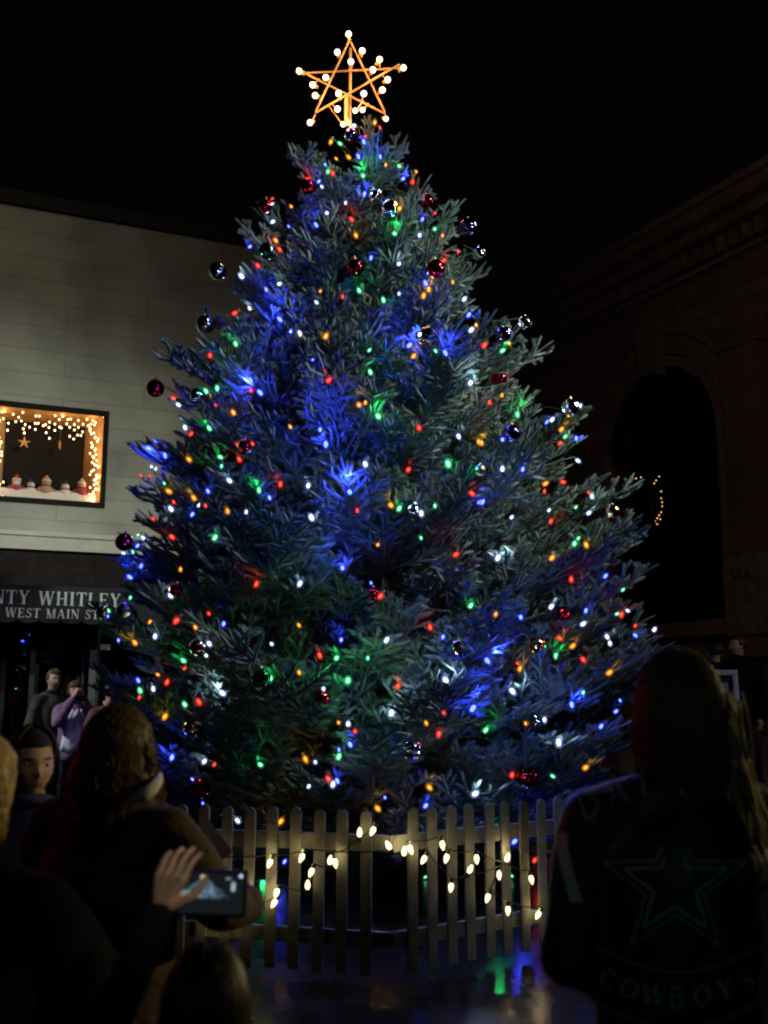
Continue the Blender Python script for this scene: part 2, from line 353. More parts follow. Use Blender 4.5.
ic = [(35,95),(95,115),(160,108),(250,132),(275,128),(385,125),(438,128),(605,150),(492,150),(545,157),(470,157),(60,182),(55,225),(112,167),(150,167),(132,137),
 (178,185),(163,220),(170,250),(208,203),(246,181),(266,181),(246,223),(300,200),(318,186),(320,248),(345,281),(340,212),(347,165),(384,180),(410,157),(382,228),(415,203),
 (428,208),(463,186),(485,205),(518,185),(516,226),(487,263),(512,287),(543,210),(541,257),(560,267),(577,233),(576,188),(632,185),(610,200)]
bd = []
for z in np.linspace(170, 745, 46): bd.append((628+ (650-628)*.4 + random.uniform(-12,44), z+random.uniform(-6,6)))
for z in np.linspace(95, 720, 28): bd.append((random.uniform(-60,38) if random.random() < .6 else random.uniform(-5,20), z))
icm = link('icicle_lights', None, loc=W3(*[(ix0+ix1)/2, .2, iz1]), rotz=rd(23)); tag(icm, 'icicle string of tiny warm lights hanging across the top of the display window', 'string lights')
bdm = link('garland_lights', None, loc=W3(*[(ix0+ix1)/2, .2, iz0]), rotz=rd(23)); tag(bdm, 'string of tiny warm lights running down both sides of the display window', 'string lights')
def small_string(root, pts, ydep, base, mesh, glow_each, watts):
    wire = MB(); prev = None
    for i, (px, py) in enumerate(pts):
        s, z = wx(px, py); y = ydep(px)
        p = W3(s, y, z); lp = root.matrix_world.inverted() @ p if False else Matrix.Rotation(-rd(23), 3, 'Z') @ (p - root.location)
        b = link('bulb', mesh, root, lp)
        if prev is not None and (lp-prev).length < .5: wire.tube([prev+Vector((0,.015,0)), lp+Vector((0,.015,0))], .0025, 4)
        prev = lp
        if i % glow_each == 0:
            l = bpy.data.lights.new('bulb_glow', 'POINT'); l.energy = watts; l.color = (1,.52,.18); l.shadow_soft_size = .02
            lo = link('bulb_glow', l, root, lp + Vector((0, -.03, 0)))
    wire.obj('wire', mat('green_wire', (.01,.03,.015), .6), root)
small_string(icm, ic, lambda px: .10 + .1*((px*7) % 10)/10, None, tb, 6, .38)
small_string(bdm, bd, lambda px: .10 if px > 630 or px < 12 else .18, None, tb, 6, .6)
# hanging stars
def star_prism(r, th, ri=.4):
    mb = MB(); vs = []
    for k in range(10):
        a = pi/2 + k*pi/5; q = r if k % 2 == 0 else r*ri; vs.append((q*cos(a), 0, q*sin(a)))
    mb.add(vs + [(0,-th,0),(0,th,0)], [(k, (k+1)%10, 10) for k in range(10)] + [((k+1)%10, k, 11) for k in range(10)])
    return mb
for (px, py, ry, lab) in ((173,300,.1,'gold star hanging at the left inside the display window, facing out'), (421,318,1.25,'gold star hanging near the middle of the display window, turned edge on')):
    s, z = wx(px, py); o = star_prism(.10, .015, .34).obj('hanging_star', mat('gold_glitter', (.75,.5,.15), .4, .5)); o.location = W3(s, .25, z); o.rotation_euler = (0, 0, rd(23)+ry)
    MB().tube([(0,0,.10),(0,0,iz1-.09-z)], .002, 4).obj('thread', mat('thread', (.3,.3,.3), .8), o); tag(o, lab, 'star decoration')
# snow bed
n = 40; vs = []; 
for i in range(n+1):
    for j in range(5):
        x = ix0+.02 + (ix1-ix0-.04)*i/n; y = .06 + .08*j
        lim = (y-.05)/(dp-.05)*sp_; x = min(max(x, ix0+lim+.005), ix1-lim-.005)
        vs.append((x, y, iz0+.02 + (.11 + .03*noise.noise(Vector((x*6, y*6, 1))) + .02*j) * (1 if j else 0) ))
o = MB().add(vs, [(i*5+j, (i+1)*5+j, (i+1)*5+j+1, i*5+j+1) for i in range(n) for j in range(4)]).obj('snow_batting', mat('white_batting', (.8,.78,.74), .95, bump=.6, bscale=40), None, True)
o.location = Vector(rootL); o.rotation_euler = (0,0,rd(23)); tag(o, 'bed of white snow batting along the display window sill', 'fake snow', kind='stuff')
fw = mat('figurine_white', (.75,.72,.66), .7); fred = mat('figurine_red', (.36,.05,.045), .6); fsk = mat('figurine_skin', (.6,.38,.26), .6); fdk = mat('figurine_black', (.02,.02,.02), .5); fbr = mat('figurine_tan', (.45,.30,.17), .7)
def figurine(px, py0, py1, kind, label):
    s, z0 = wx(px, py0); _, z1 = wx(px, py1); h = z1-z0
    z0 += .05; z1 += .05
    r = link('figurine', None, loc=W3(s, .20, z0), rotz=rd(23)+random.uniform(-.3,.3)); tag(r, label, 'figurine', 'figurines in the display window')
    bodym = {'santa': fred, 'snow': fw, 'tan': fbr, 'girl': fred}[kind]; hm = {'santa': fsk, 'snow': fw, 'tan': fbr, 'girl': fsk}[kind]
    MB().ell((0,0,h*.27), (h*.31,h*.25,h*.30), 16).obj('body', bodym, r, True)
    MB().ell((0,0,h*.66), (h*.21,h*.19,h*.19), 16).obj('head', hm, r, True)
    for sx in (-1,1): MB().tube([(sx*h*.2,0,h*.42),(sx*h*.34,-h*.08,h*.34),(sx*h*.36,-h*.16,h*.30)], [h*.07,h*.06,h*.05], 8).obj('arm', bodym, r, True)
    hat = MB(); hmcol = {'santa': fred, 'snow': fdk, 'tan': fbr, 'girl': fbr}[kind]
    if kind == 'snow':
        hat.lathe([(0,h*.80),(h*.2,h*.80),(h*.2,h*.83),(h*.12,h*.84),(h*.11,h*.98),(0,h*.98)], 14)
    else: hat.lathe([(h*.19,h*.74),(h*.15,h*.84),(h*.07,h*.95),(.001,h*1.02)], 14)
    hat.obj('hat', hmcol, r, True)
    if kind != 'snow': MB().lathe([(h*.18,h*.71),(h*.215,h*.735),(h*.20,h*.78),(h*.17,h*.77)], 14).obj('hat_trim', fw, r, True)
    MB().lathe([(h*.13,h*.50),(h*.185,h*.50),(h*.18,h*.56),(h*.12,h*.56)], 14).obj('scarf', fw if kind=='santa' else fred, r, True)
    if kind == 'santa': MB().ell((0,-h*.13,h*.57), (h*.14,h*.08,h*.14), 12).obj('beard', fw, r, True)
    e = MB(); [e.ell((sx*h*.06,-h*.165,h*.69), h*.022, 8) for sx in (-1,1)]; e.obj('eyes', fdk, r)
    if kind == 'snow': e = MB(); e.lathe([(h*.03,0),(.001,h*.13)], 8, 0, Matrix.Translation((0,-h*.15,h*.65)) @ Matrix.Rotation(pi/2, 4, 'X')); e.obj('nose', mat('carrot', (.7,.25,.04), .6), r)
figurine(112, 690, 548, 'santa', 'Santa figurine in red with white beard, leftmost in the display window')
figurine(212, 705, 580, 'snow', 'small white snowman figurine leaning beside the Santa in the window')
figurine(318, 710, 555, 'tan', 'tan figurine with pointed hood and red scarf in the middle of the display window')
figurine(450, 725, 590, 'snow', 'round white snowman with red scarf right of the tan figurine')
figurine(565, 718, 575, 'girl', 'red coated figurine at the right end of the window sill')

# ================================================================== RIGHT BUILDING (dark classical front, tall arched window)
rootR, wr = plane_frame((670, 622), 19.5, -28, rd(-62))
BR = link('stone_building', None, loc=rootR, rotz=rd(-62)); tag(BR, 'dark classical stone building with a tall arched window and heavy cornice', 'building')
stm = block_mat('dark_sandstone', (.30,.20,.155), (.17,.12,.10), 1.1, .5, .014, vary=.3)
trm = mat('sandstone_trim', (.33,.225,.18), .8, vary=.25, scale=2.5)
rx0 = wr(330, 600)[0]; rx1 = wr(768, 600)[0] + 14
ax0, _ = wr(614, 560); ax1, _ = wr(727, 560); acx = (ax0+ax1)/2; ar = (ax1-ax0)/2
azb = wr(670, 624)[1]; azt = wr(668, 366)[1]; azs = azt - ar
zc0 = wr(700, 340)[1]; ztop = wr(700, 222)[1]
N = 28
arcp = [(acx + ar*cos(pi - pi*k/N), azs + ar*sin(pi*k/N)) for k in range(N+1)]
w = MB(); D = .55
w.box(rx0, ax0, 0, D, 0, ztop-.3); w.box(ax1, rx1, 0, D, 0, ztop-.3); w.box(ax0, ax1, 0, D, 0, azb)
for k in range(N):
    (xa, za), (xb, zb_) = arcp[k], arcp[k+1]
    w.add([(xa,0,za),(xb,0,zb_),(xb,0,ztop-.3),(xa,0,ztop-.3)], [(0,1,2,3)])
    w.add([(xa,0,za),(xb,0,zb_),(xb,D,zb_),(xa,D,za)], [(3,2,1,0)])
w.obj('wall', stm, BR)
w = MB()
for (ri, ro, y) in ((ar+.02, ar+.22, -.10), (ar+.26, ar+.62, -.14), (ar+.66, ar+.80, -.20)):
    for k in range(N):
        a, b = pi-pi*k/N, pi-pi*(k+1)/N
        P = [(acx+r*cos(q), z) for r, q in ((ri,a),(ri,b),(ro,b),(ro,a)) for z in (azs+r*sin(q),)]
        w.add([(x,y,z) for x,z in P]+[(x,0,z) for x,z in P], [(0,1,2,3),(0,4,5,1),(1,5,6,2),(2,6,7,3)])
    w.box(acx-ro, acx-ri, y, -.001, azb, azs); w.box(acx+ri, acx+ro, y, -.001, azb, azs)
w.obj('archivolt', trm, BR)
w = MB(); w.add([(acx-.22,-.30,azt-.15),(acx+.22,-.30,azt-.15),(acx+.34,-.30,azt+.95),(acx-.34,-.30,azt+.95),(acx-.22,0,azt-.15),(acx+.22,0,azt-.15),(acx+.34,0,azt+.95),(acx-.34,0,azt+.95)],
      [(0,1,2,3),(0,4,5,1),(1,5,6,2),(2,6,7,3),(3,7,4,0)]); w.obj('keystone', trm, BR)
w = MB(); w.box(ax0-.9, ax1+.9, -.28, 0, azb-.28, azb-.002); w.obj('sill', trm, BR)
wf = MB(); yg = .12
for u in (-1/3., 1/3.): 
    x = acx+u*ar; wf.box(x-.07, x+.07, yg-.08, yg+.05, azb, azs+ar*math.sqrt(1-u*u))
for z in (azb+.06, azb+(azs-azb)*.42, azs): wf.box(ax0, ax1, yg-.06, yg+.04, z-.07, z+.07)
for k in range(N):
    a, b = pi-pi*k/N, pi-pi*(k+1)/N
    P = [(acx+r*cos(q), azs+r*sin(q)) for r, q in ((ar-.12,a),(ar-.12,b),(ar,b),(ar,a))]
    wf.add([(x,yg-.08,z) for x,z in P]+[(x,yg+.05,z) for x,z in P], [(0,1,2,3),(0,4,5,1)])
wnd = link('window', None, BR)
wf.obj('window_frame', mat('dark_bronze', (.03,.03,.028), .5, .3), wnd)
MB().add([(x,yg,z) for x,z in arcp]+[(ax1,yg,azb),(ax0,yg,azb)], [tuple(range(N+2, -1, -1))]).obj('pane', glass_mat('dusk_glass', .8, .02), wnd)
MB().box(ax0-1, ax1+1, 1.6, 1.7, azb-1, azt+.5).obj('interior_wall', mat('brown_interior', (.05,.045,.04), .9, vary=.4, scale=1.2), BR)
# entablature, dentils, cornice, parapet
w = MB()
w.box(rx0, rx1, -.10, 0, zc0-.05, zc0+.35); w.box(rx0, rx1, -.14, 0, zc0+.352, zc0+.62)
zd = wr(700, 270)[1]
w.box(rx0, rx1, -.16, 0, zd-.12, zd-.02); w.box(rx0, rx1, -.55, 0, zd+.30, zd+.50); w.box(rx0, rx1, -.85, 0, zd+.502, zd+.75); w.box(rx0, rx1, -.95, 0, zd+.752, zd+.9)
w.box(rx0, rx1, -.05, D, ztop-.3, ztop+.05); w.box(rx0, rx1, -.15, D+.1, ztop+.052, ztop+.2)
w.obj('cornice', trm, BR)
w = MB(); x = rx0
while x < rx1: w.box(x, x+.16, -.34, 0, zd, zd+.28); x += .30
w.obj('dentils', trm, BR)
for pxp in (584, 756):
    x = wr(pxp, 500)[0]; w = MB(); w.box(x-.42, x+.42, -.22, 0, azb-.27, zc0-.5); w.box(x-.5, x+.5, -.28, 0, zc0-.498, zc0-.06); w.box(x-.5, x+.5, -.28, 0, azb-.7, azb-.272); w.obj('pilaster', stm, BR)
w = MB(); w.box(rx0, rx1, -.3, 0, .9, 1.15); w.box(rx0, rx1, -.22, 0, 0, .898); w.obj('plinth', trm, BR)
xp, zp = wr(757, 592)
w = MB(); w.box(xp-.42, xp+1.3, -.36, -.285, zp-.75, zp+.65); pq = w.obj('plaque', mat('grey_plaque', (.34,.27,.24), .7, vary=.35, scale=5), BR)
q, xe = text_faces('MA', 0, 0, .20); mbq = MB()
for i, f in enumerate(q): mbq.add([(xp-.22+a, -.364-.0003*i, zp+.18+b) for a, b in f], [(0,1,2,3)])
mbq.obj('lettering', mat('dark_lettering', (.08,.06,.05), .7), pq)
# glowing dots imitating a reflection of warm lights in the arched glass
def WR(s, y, z): return Matrix.Translation(rootR) @ Matrix.Rotation(rd(-62), 4, 'Z') @ Vector((s, y, z))
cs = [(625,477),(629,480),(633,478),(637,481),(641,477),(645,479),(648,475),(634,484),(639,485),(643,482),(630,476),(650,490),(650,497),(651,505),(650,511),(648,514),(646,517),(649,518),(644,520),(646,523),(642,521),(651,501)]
st = link('reflected_light_dots', None, loc=WR(acx-ar*.6, .6, azb+2)); tag(st, 'hook shaped cluster of warm dots imitating lights reflected in the dark arched window', 'string lights')
tb2 = MB().ell((0,0,0), .014, 8).mesh('bulb', mat('reflection_glow', (1,.7,.4), .5, emit=(1,.5,.18), es=2.2), True)  # mesh for one dot of the imitated reflection
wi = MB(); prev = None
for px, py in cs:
    s, z = wr(px, py); p = WR(s, .30, z) ; b = link('bulb', tb2, st, p - st.location); q = p - st.location  # each bulb here is one dot of the imitated reflection
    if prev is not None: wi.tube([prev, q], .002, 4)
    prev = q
wi.obj('wire', MATS['green_wire'], st)  # joins the reflection dots
# stone landing in front of the right building
lp = at(735, 690, 11.0)
w = MB(); w.box(1.9, 9, 10.0, 13.5, 0, .42); w.box(1.6, 9, 9.65, 10.0-.001, 0, .28); w.box(1.3, 9, 9.3, 9.65-.001, 0, .14); lnd = w.obj('stone_steps', trm); tag(lnd, kind='structure')

# ================================================================== SPRUCE
TX, TY = -.15, 9.0
prof = [(128,336,364),(150,318,392),(175,285,428),(200,262,447),(225,252,462),(250,240,482),(280,214,484),(300,212,482),(322,202,488),(337,192,528),(350,184,536),(385,152,566),(410,160,580),(440,132,588),(480,128,610),(510,116,634),(560,104,642),(600,100,652),(650,104,660),(700,112,664),(750,122,654),(800,146,632),(850,190,590),(900,240,540)]
pz = []; pl = []; pr = []
for y, xl, xr in prof:
    c = at(370, y, TY); pz.append(c.z); pl.append(TX - at(xl, y, TY).x); pr.append(at(xr, y, TY).x - TX)
pz = np.array(pz)[::-1]; pl = np.array(pl)[::-1]; pr = np.array(pr)[::-1]
def prad(z, az):
    L = np.interp(z, pz, pl); R_ = np.interp(z, pz, pr); c = (cos(az)+1)/2
    f = L*(1-c) + R_*c
    return f
ZTOP = at(350, 126, TY).z
tree = link('spruce_tree', None, loc=(TX, TY, 0)); tag(tree, 'tall blue spruce decorated with coloured lights and balls behind the picket fence', 'tree')
trunk = MB(); hs = np.linspace(0, ZTOP, 14)
trunk.tube([(.03*sin(h*2), .03*cos(h*1.7), h) for h in hs], [.17*(1-h/ZTOP)**.8+.012 for h in hs], 12)
trunk.obj('trunk', mat('spruce_bark', (.09,.06,.045), .9, vary=.4, bump=1, bscale=18), tree, True)

tw_p = []; tw_d = []; tw_l = []; tw_r = []; wood = MB()
def add_tw(p, d, l, r): tw_p.append(p); tw_d.append(d); tw_l.append(l); tw_r.append(r)
def nrmz(v): return v/np.linalg.norm(v)
UP = np.array([0,0,1.])
NB = 350
for i in range(NB):
    u = (i+.5)/NB
    zt = .62 + (ZTOP-.62-.22)*(1-(1-u)**.62) if True else 0     # tip height: more branches low down
    zt += random.uniform(-.06,.06)
    az = i*2.39996 + random.uniform(-.3,.3)
    layer = random.random()
    R0 = prad(zt, az); fac = 1.0 if layer < .42 else random.uniform(.70, .96)
    fac *= min(1.02, 1.0 + .13*noise.noise(Vector((cos(az)*1.6, sin(az)*1.6, zt*1.5))))
    R0 = max(R0*fac*random.uniform(.95,1.04) - .05, .09)
    hfrac = zt/ZTOP
    rise = R0*(.12 + .55*hfrac**2) + random.uniform(-.05,.12)
    za = max(zt-rise, .35)
    out = np.array([cos(az), sin(az), 0])
    n = max(4, int(R0/.16)+2); pts = []
    droop = .10*R0*(1-hfrac)
    bend = random.uniform(-.12,.12)
    side = np.array([-sin(az), cos(az), 0])
    for k in range(n+1):
        t = k/n
        pts.append(out*R0*t + UP*(za + (zt-za)*(t**1.3) - droop*sin(pi*t) + .05*t**3) + side*bend*R0*sin(t*2))
    wood.tube(pts, [.020*R0**.5*(1-k/n)+.004 for k in range(n+1)], 5)
    roll = random.uniform(-.5,.5)
    # side branchlets
    seglen = np.linalg.norm(pts[-1]-pts[0]); ds = .098; m = int(seglen/ds)
    t0 = max(.22, 1 - 1.5/max(seglen,.01))
    for j in range(m):
        t = j/m
        if t < t0: continue
        f = t*n; k = min(int(f), n-1); p = pts[k] + (pts[k+1]-pts[k])*(f-k); d = nrmz(pts[k+1]-pts[k])
        lat = nrmz(np.cross(d, UP)); up2 = np.cross(lat, d)
        rem = seglen*(1-t)
        for sgn in (-1, 1):
            if random.random() < .06: continue
            rl = roll + random.uniform(-.25,.25)
            L2 = min(.16 + .42*rem, .62)*random.uniform(.75,1.12)
            ang = rd(random.uniform(40,56))
            ld = lat*sgn*cos(rl) + up2*sin(rl)*random.choice((1,1,-1)) 
            d2 = nrmz(d*cos(ang) + ld*sin(ang) + UP*.12)
            q = p.copy(); nseg = max(1, int(round(L2/.10))); sl = L2/nseg
            for s in range(nseg):
                d3 = nrmz(d2 + UP*.07*s + rng.normal(0,.09,3))
                add_tw(q, d3, sl*1.12, .029)
                if s < nseg:
                    latt = nrmz(np.cross(d3, up2)); 
                    for sg in (-1,1):
                        if s == 0 and sg*sgn > 0 and random.random() < .5: continue
                        if random.random() < .74:
                            l3 = (.05 + .036*(nseg-s))*random.uniform(.8,1.25); l3 = min(l3, .16)
                            dd = nrmz(d3*.72 + latt*sg*.66 + UP*random.uniform(-.05,.22) + rng.normal(0,.06,3))
                            add_tw(q + d3*sl*random.uniform(.35,.65), dd, l3, .029)
                q = q + d3*sl; d2 = d3
        if random.random() < .8:   # upright twigs along the top of the limb
            dd = nrmz(d*.7 + UP*.6 + lat*random.uniform(-.5,.5)); add_tw(p, dd, random.uniform(.08,.16), .025)
    for k in range(int(n*t0*.8), n): add_tw(pts[k], nrmz(pts[k+1]-pts[k]), np.linalg.norm(pts[k+1]-pts[k])*1.08, .02)
    d = nrmz(pts[-1]-pts[-2]); add_tw(pts[-1], d, .12, .019)
# leader at the top
for k in range(6):
    z = ZTOP-.45+.09*k
    add_tw(np.array([0,0,z]), UP, .12, .022)
    for a in range(6):
        az = a*1.05+k; add_tw(np.array([0,0,z]), nrmz(np.array([cos(az),sin(az),1.1])), .20-.018*k, .018)
P = np.array(tw_p); Dr = np.array(tw_d); Ln = np.array(tw_l); Rr = np.array(tw_r); NT = len(P)
ref = np.where(np.abs(Dr[:, 2:3]) > .9, np.array([[1.,0,0]]), np.array([[0,0,1.]]))
X = np.cross(ref, Dr); X /= np.linalg.norm(X, axis=1, keepdims=True); Yv = np.cross(Dr, X)
rot = rng.uniform(0, 2*pi, NT)[:, None]; X, Yv = X*np.cos(rot)+Yv*np.sin(rot), -X*np.sin(rot)+Yv*np.cos(rot)
# template: 4-sided core + needle blades
tv = []; tf = []
for z, r in ((0,.40),(.6,.52),(1.0,.20)):
    for k in range(4): a = k*pi/2; tv.append((r*cos(a), r*sin(a), z))
for i in range(2):
    for k in range(4):
        a, b, c, d = i*4+k, i*4+(k+1)%4, (i+1)*4+(k+1)%4, (i+1)*4+k; tf += [(a,b,c),(a,c,d)]
NN = 44
for k in range(NN):
    z = .02 + .93*k/NN; a = k*2.4; le = 1.0 if z < .8 else .8
    e = np.array([cos(a), sin(a)]); t = np.array([-sin(a), cos(a)])*.085
    o = len(tv); b = e*.2; tip = e*le
    tv += [(b[0]-t[0], b[1]-t[1], z), (b[0]+t[0], b[1]+t[1], z), (tip[0], tip[1], z+.12)]; tf.append((o,o+1,o+2))
tv = np.array(tv); tf = np.array(tf); NV = len(tv)
V = (P[:,None,:] + X[:,None,:]*(tv[None,:,0:1]*Rr[:,None,None]) + Yv[:,None,:]*(tv[None,:,1:2]*Rr[:,None,None]) + Dr[:,None,:]*(tv[None,:,2:3]*Ln[:,None,None])).reshape(-1,3)
Fc = (tf[None]+(np.arange(NT)*NV)[:,None,None]).reshape(-1,3)
nm = bpy.data.materials.new('blue_spruce_needles'); nm.use_nodes = True; nt = nm.node_tree; b = nt.nodes['Principled BSDF']
tc = nt.nodes.new('ShaderNodeTexCoord'); nz = nt.nodes.new('ShaderNodeTexNoise'); nz.inputs['Scale'].default_value = 1.6; nz.inputs['Detail'].default_value = 9
cr = nt.nodes.new('ShaderNodeValToRGB'); cr.color_ramp.elements[0].position = .35; cr.color_ramp.elements[0].color = (.030,.052,.040,1); cr.color_ramp.elements[1].position = .68; cr.color_ramp.elements[1].color = (.125,.165,.140,1)
nt.links.new(tc.outputs['Object'], nz.inputs['Vector']); nt.links.new(nz.outputs[0], cr.inputs[0]); nt.links.new(cr.outputs[0], b.inputs['Base Color'])
b.inputs['Roughness'].default_value = .6; b.inputs['Specular IOR Level'].default_value = .3
crown = link('crown', fast_mesh('crown', V, Fc, [nm], False), tree)
wood.obj('limbs', MATS['spruce_bark'], tree)
print('twigs', NT, len(Fc))
# depth of the crown seen from the photographer, to hang things just in front of its outer twigs
Vw = V + np.array([TX, TY, 0]) - CAM
dd_ = Vw[:,1]*cos(PITCH) + Vw[:,2]*sin(PITCH); uu = Vw[:,0]/dd_*1000+384; vv = 512 - (-Vw[:,1]*sin(PITCH)+Vw[:,2]*cos(PITCH))/dd_*1000
DM = np.full((1100, 800), 99.); ui = np.clip(uu.astype(int), 0, 799); vi = np.clip(vv.astype(int), 0, 1099); np.minimum.at(DM, (vi, ui), dd_)
def on_tree(px, py, lift=.03, win=2):
    x, y = int(px), int(py); W_ = DM[max(y-win,0):y+win+1, max(x-win,0):x+win+1]; q = W_[W_ < 50]
    d = np.percentile(q, 35) if len(q) else TY/ray(px, py)[1]*1.0
    r = ray(px, py); return Vector(CAM + r*(d-lift))

# ------------------------------------------------------------------ bulbs of the tree, colour by colour
BUL = []   # x, y, colour, size (0 small 1 normal 2 bright)
def crop(x0, y0, k, lst):
    for e in lst:
        BUL.append((x0+e[0]/k, y0+e[1]/k, e[2], e[3] if len(e) > 3 else 1))
crop(270, 0, 4.518, [(382,568,'W'),(425,643,'B',2),(318,650,'G'),(400,709,'B',2),(498,710,'B'),(357,712,'Y'),(300,718,'Y',0),(523,746,'Y',0),(583,750,'G'),(250,745,'B',0),(262,774,'G'),(284,785,'R'),
 (420,793,'G',2),(600,808,'B',2),(222,818,'B'),(180,812,'R'),(640,820,'R',0),(425,880,'B',2),(473,556,'Y'),(497,578,'R',0),(432,615,'R',0),(235,845,'W',0),(495,893,'W'),(660,775,'Y',0),(275,640,'Y')])
crop(130,130,2.844,[(560,236,'W',1),(407,260,'W'),(530,271,'B',2),(452,275,'B',0),(459,218,'Y',0),(405,210,'W',0),(405,195,'R',0),(415,315,'Y'),(426,341,'R'),(342,331,'B'),(407,346,'W',0),(364,387,'R'),(318,417,'W',2),(388,455,'B',1),(426,437,'W'),
 (341,508,'W'),(299,520,'R'),(427,540,'B',3),(300,607,'G'),(228,640,'R'),(248,736,'G'),(217,744,'G'),(227,757,'Y',0),(345,741,'R'),(371,748,'B',3),(125,763,'R'),(631,255,'R'),(613,208,'W',0),(642,299,'Y'),(752,294,'G',2),(710,196,'W',0),
 (757,226,'Y'),(765,102,'G',0),(765,380,'W'),(685,365,'B',1),(765,465,'W',0),(541,459,'Y',0),(605,475,'R',0),(652,458,'G'),(531,491,'W',0),(721,485,'G',1),(556,588,'Y'),(520,653,'B',0),(564,713,'R'),(684,690,'G',1),(680,627,'G',0)])
crop(380,180,3.2,[(298,153,'W'),(326,236,'W'),(175,157,'G'),(127,176,'W'),(135,127,'B',1),(200,177,'Y',0),(250,230,'R',0),(204,258,'R'),(195,285,'R',0),(145,328,'B',2),(156,351,'Y'),(139,372,'Y'),(233,328,'Y',0),(269,382,'W'),(285,430,'B',2),(291,481,'W'),
 (308,465,'Y',0),(93,530,'B',3),(107,565,'Y'),(177,546,'G',0),(210,555,'B',2),(290,648,'W',2),(333,530,'R'),(391,547,'G',1),(413,495,'W'),(414,523,'Y',0),(475,453,'W'),(402,636,'R'),(350,713,'R'),(390,690,'Y',0),(439,749,'G',2),(637,725,'W'),(103,8,'R'),
 (162,77,'R'),(175,106,'R',0),(63,91,'Y')])
crop(90,380,3.657,[(325,92,'W'),(347,172,'W'),(371,195,'R'),(437,178,'G'),(525,121,'Y'),(460,92,'R',0),(275,278,'B',3),(363,292,'Y'),(478,283,'G'),(481,314,'G',0),(547,292,'R'),(540,237,'R',0),(595,234,'R',0),(582,257,'B',0),(225,318,'W',0),(240,326,'W',0),
 (187,350,'R',0),(218,352,'R',0),(272,379,'G',0),(290,408,'Y'),(432,408,'B',1),(381,433,'Y'),(397,459,'W',0),(423,461,'R',0),(307,448,'R',0),(375,490,'B',1),(297,473,'W'),(503,481,'Y'),(511,369,'W'),(696,383,'R'),(657,432,'B'),(618,405,'G'),(571,484,'W',0),
 (232,508,'R',0),(301,575,'R'),(456,578,'G'),(195,578,'W'),(177,566,'G',0),(175,605,'B'),(157,630,'G',0),(123,634,'W',0),(186,682,'B',2),(147,722,'B',2),(331,694,'Y',0),(609,744,'R'),(296,790,'W'),(148,795,'G',0),(733,172,'Y',0)])
crop(280,380,3.84,[(303,95,'Y'),(327,88,'Y',0),(376,138,'G',2),(534,185,'R'),(685,215,'W'),(765,240,'Y'),(154,192,'B'),(176,249,'B',3),(328,325,'W',1),(267,429,'B',3),(109,404,'W',1),(122,530,'W',2),(297,503,'R',0),(492,346,'R'),(646,325,'G',2),(735,434,'R'),
 (765,470,'B'),(425,480,'Y'),(457,495,'G',1),(543,514,'W'),(519,478,'W',0),(595,482,'G',0),(541,607,'G',0),(376,632,'Y',0),(674,671,'R'),(240,722,'B',2),(77,780,'W'),(350,780,'B',0),(387,828,'R')])
crop(460,380,3.657,[(317,155,'B'),(336,146,'W'),(370,182,'Y'),(384,208,'G'),(365,232,'R'),(425,215,'B',2),(430,294,'W'),(79,232,'Y'),(155,217,'B',1),(155,327,'W'),(230,325,'B',1),(80,448,'B',2),(188,503,'W',0),(311,380,'Y'),(309,408,'R',0),(375,372,'R'),
 (470,412,'R',0),(483,427,'W'),(325,477,'W',0),(423,466,'G',0),(470,487,'W'),(332,518,'R'),(418,600,'G'),(432,580,'G',0),(462,605,'Y'),(335,652,'Y'),(138,652,'W',2),(407,731,'R'),(531,718,'B',1),(595,768,'G',0)])
crop(90,590,3.657,[(69,77,'G',0),(65,98,'B',0),(40,80,'R',0),(220,115,'Y',0),(317,111,'R'),(435,87,'R',0),(489,122,'B',1),(238,171,'W'),(165,194,'Y'),(104,185,'B',0),(386,138,'Y',0),(437,198,'W'),(343,259,'G'),(345,287,'R',0),(425,240,'W',0),(665,198,'W',0),
 (765,130,'Y',0),(765,303,'Y',0),(660,322,'G'),(177,332,'B'),(249,310,'Y',0),(281,339,'R'),(231,360,'W'),(184,370,'G'),(181,392,'R',0),(347,420,'G'),(399,411,'R'),(486,378,'W',2),(275,461,'Y'),(188,559,'Y'),(300,610,'B',2),(419,625,'W'),(455,637,'R',0),
 (624,639,'G'),(375,693,'B',0),(430,730,'R',0),(413,782,'B',0),(203,500,'W',0)])
crop(280,590,3.84,[(731,62,'G'),(577,145,'R'),(626,183,'B',1),(408,194,'W'),(235,190,'B'),(153,253,'R'),(218,260,'G'),(337,263,'G',0),(260,349,'G',3),(454,367,'R'),(635,345,'W',2),(179,418,'R',0),(167,378,'W',0),(427,476,'W',2),(629,472,'R',0),(739,457,'B',3),
 (561,510,'Y',0),(610,551,'R'),(262,516,'W'),(288,544,'R',0),(225,510,'Y',0),(270,595,'B',1),(226,612,'B',0),(225,642,'G'),(97,648,'Y'),(136,662,'W',0),(110,755,'W',0),(187,727,'R'),(221,735,'B'),(203,748,'W'),(403,798,'B',0),(573,757,'Y'),(558,830,'B'),
 (374,838,'Y'),(748,783,'W',2)])
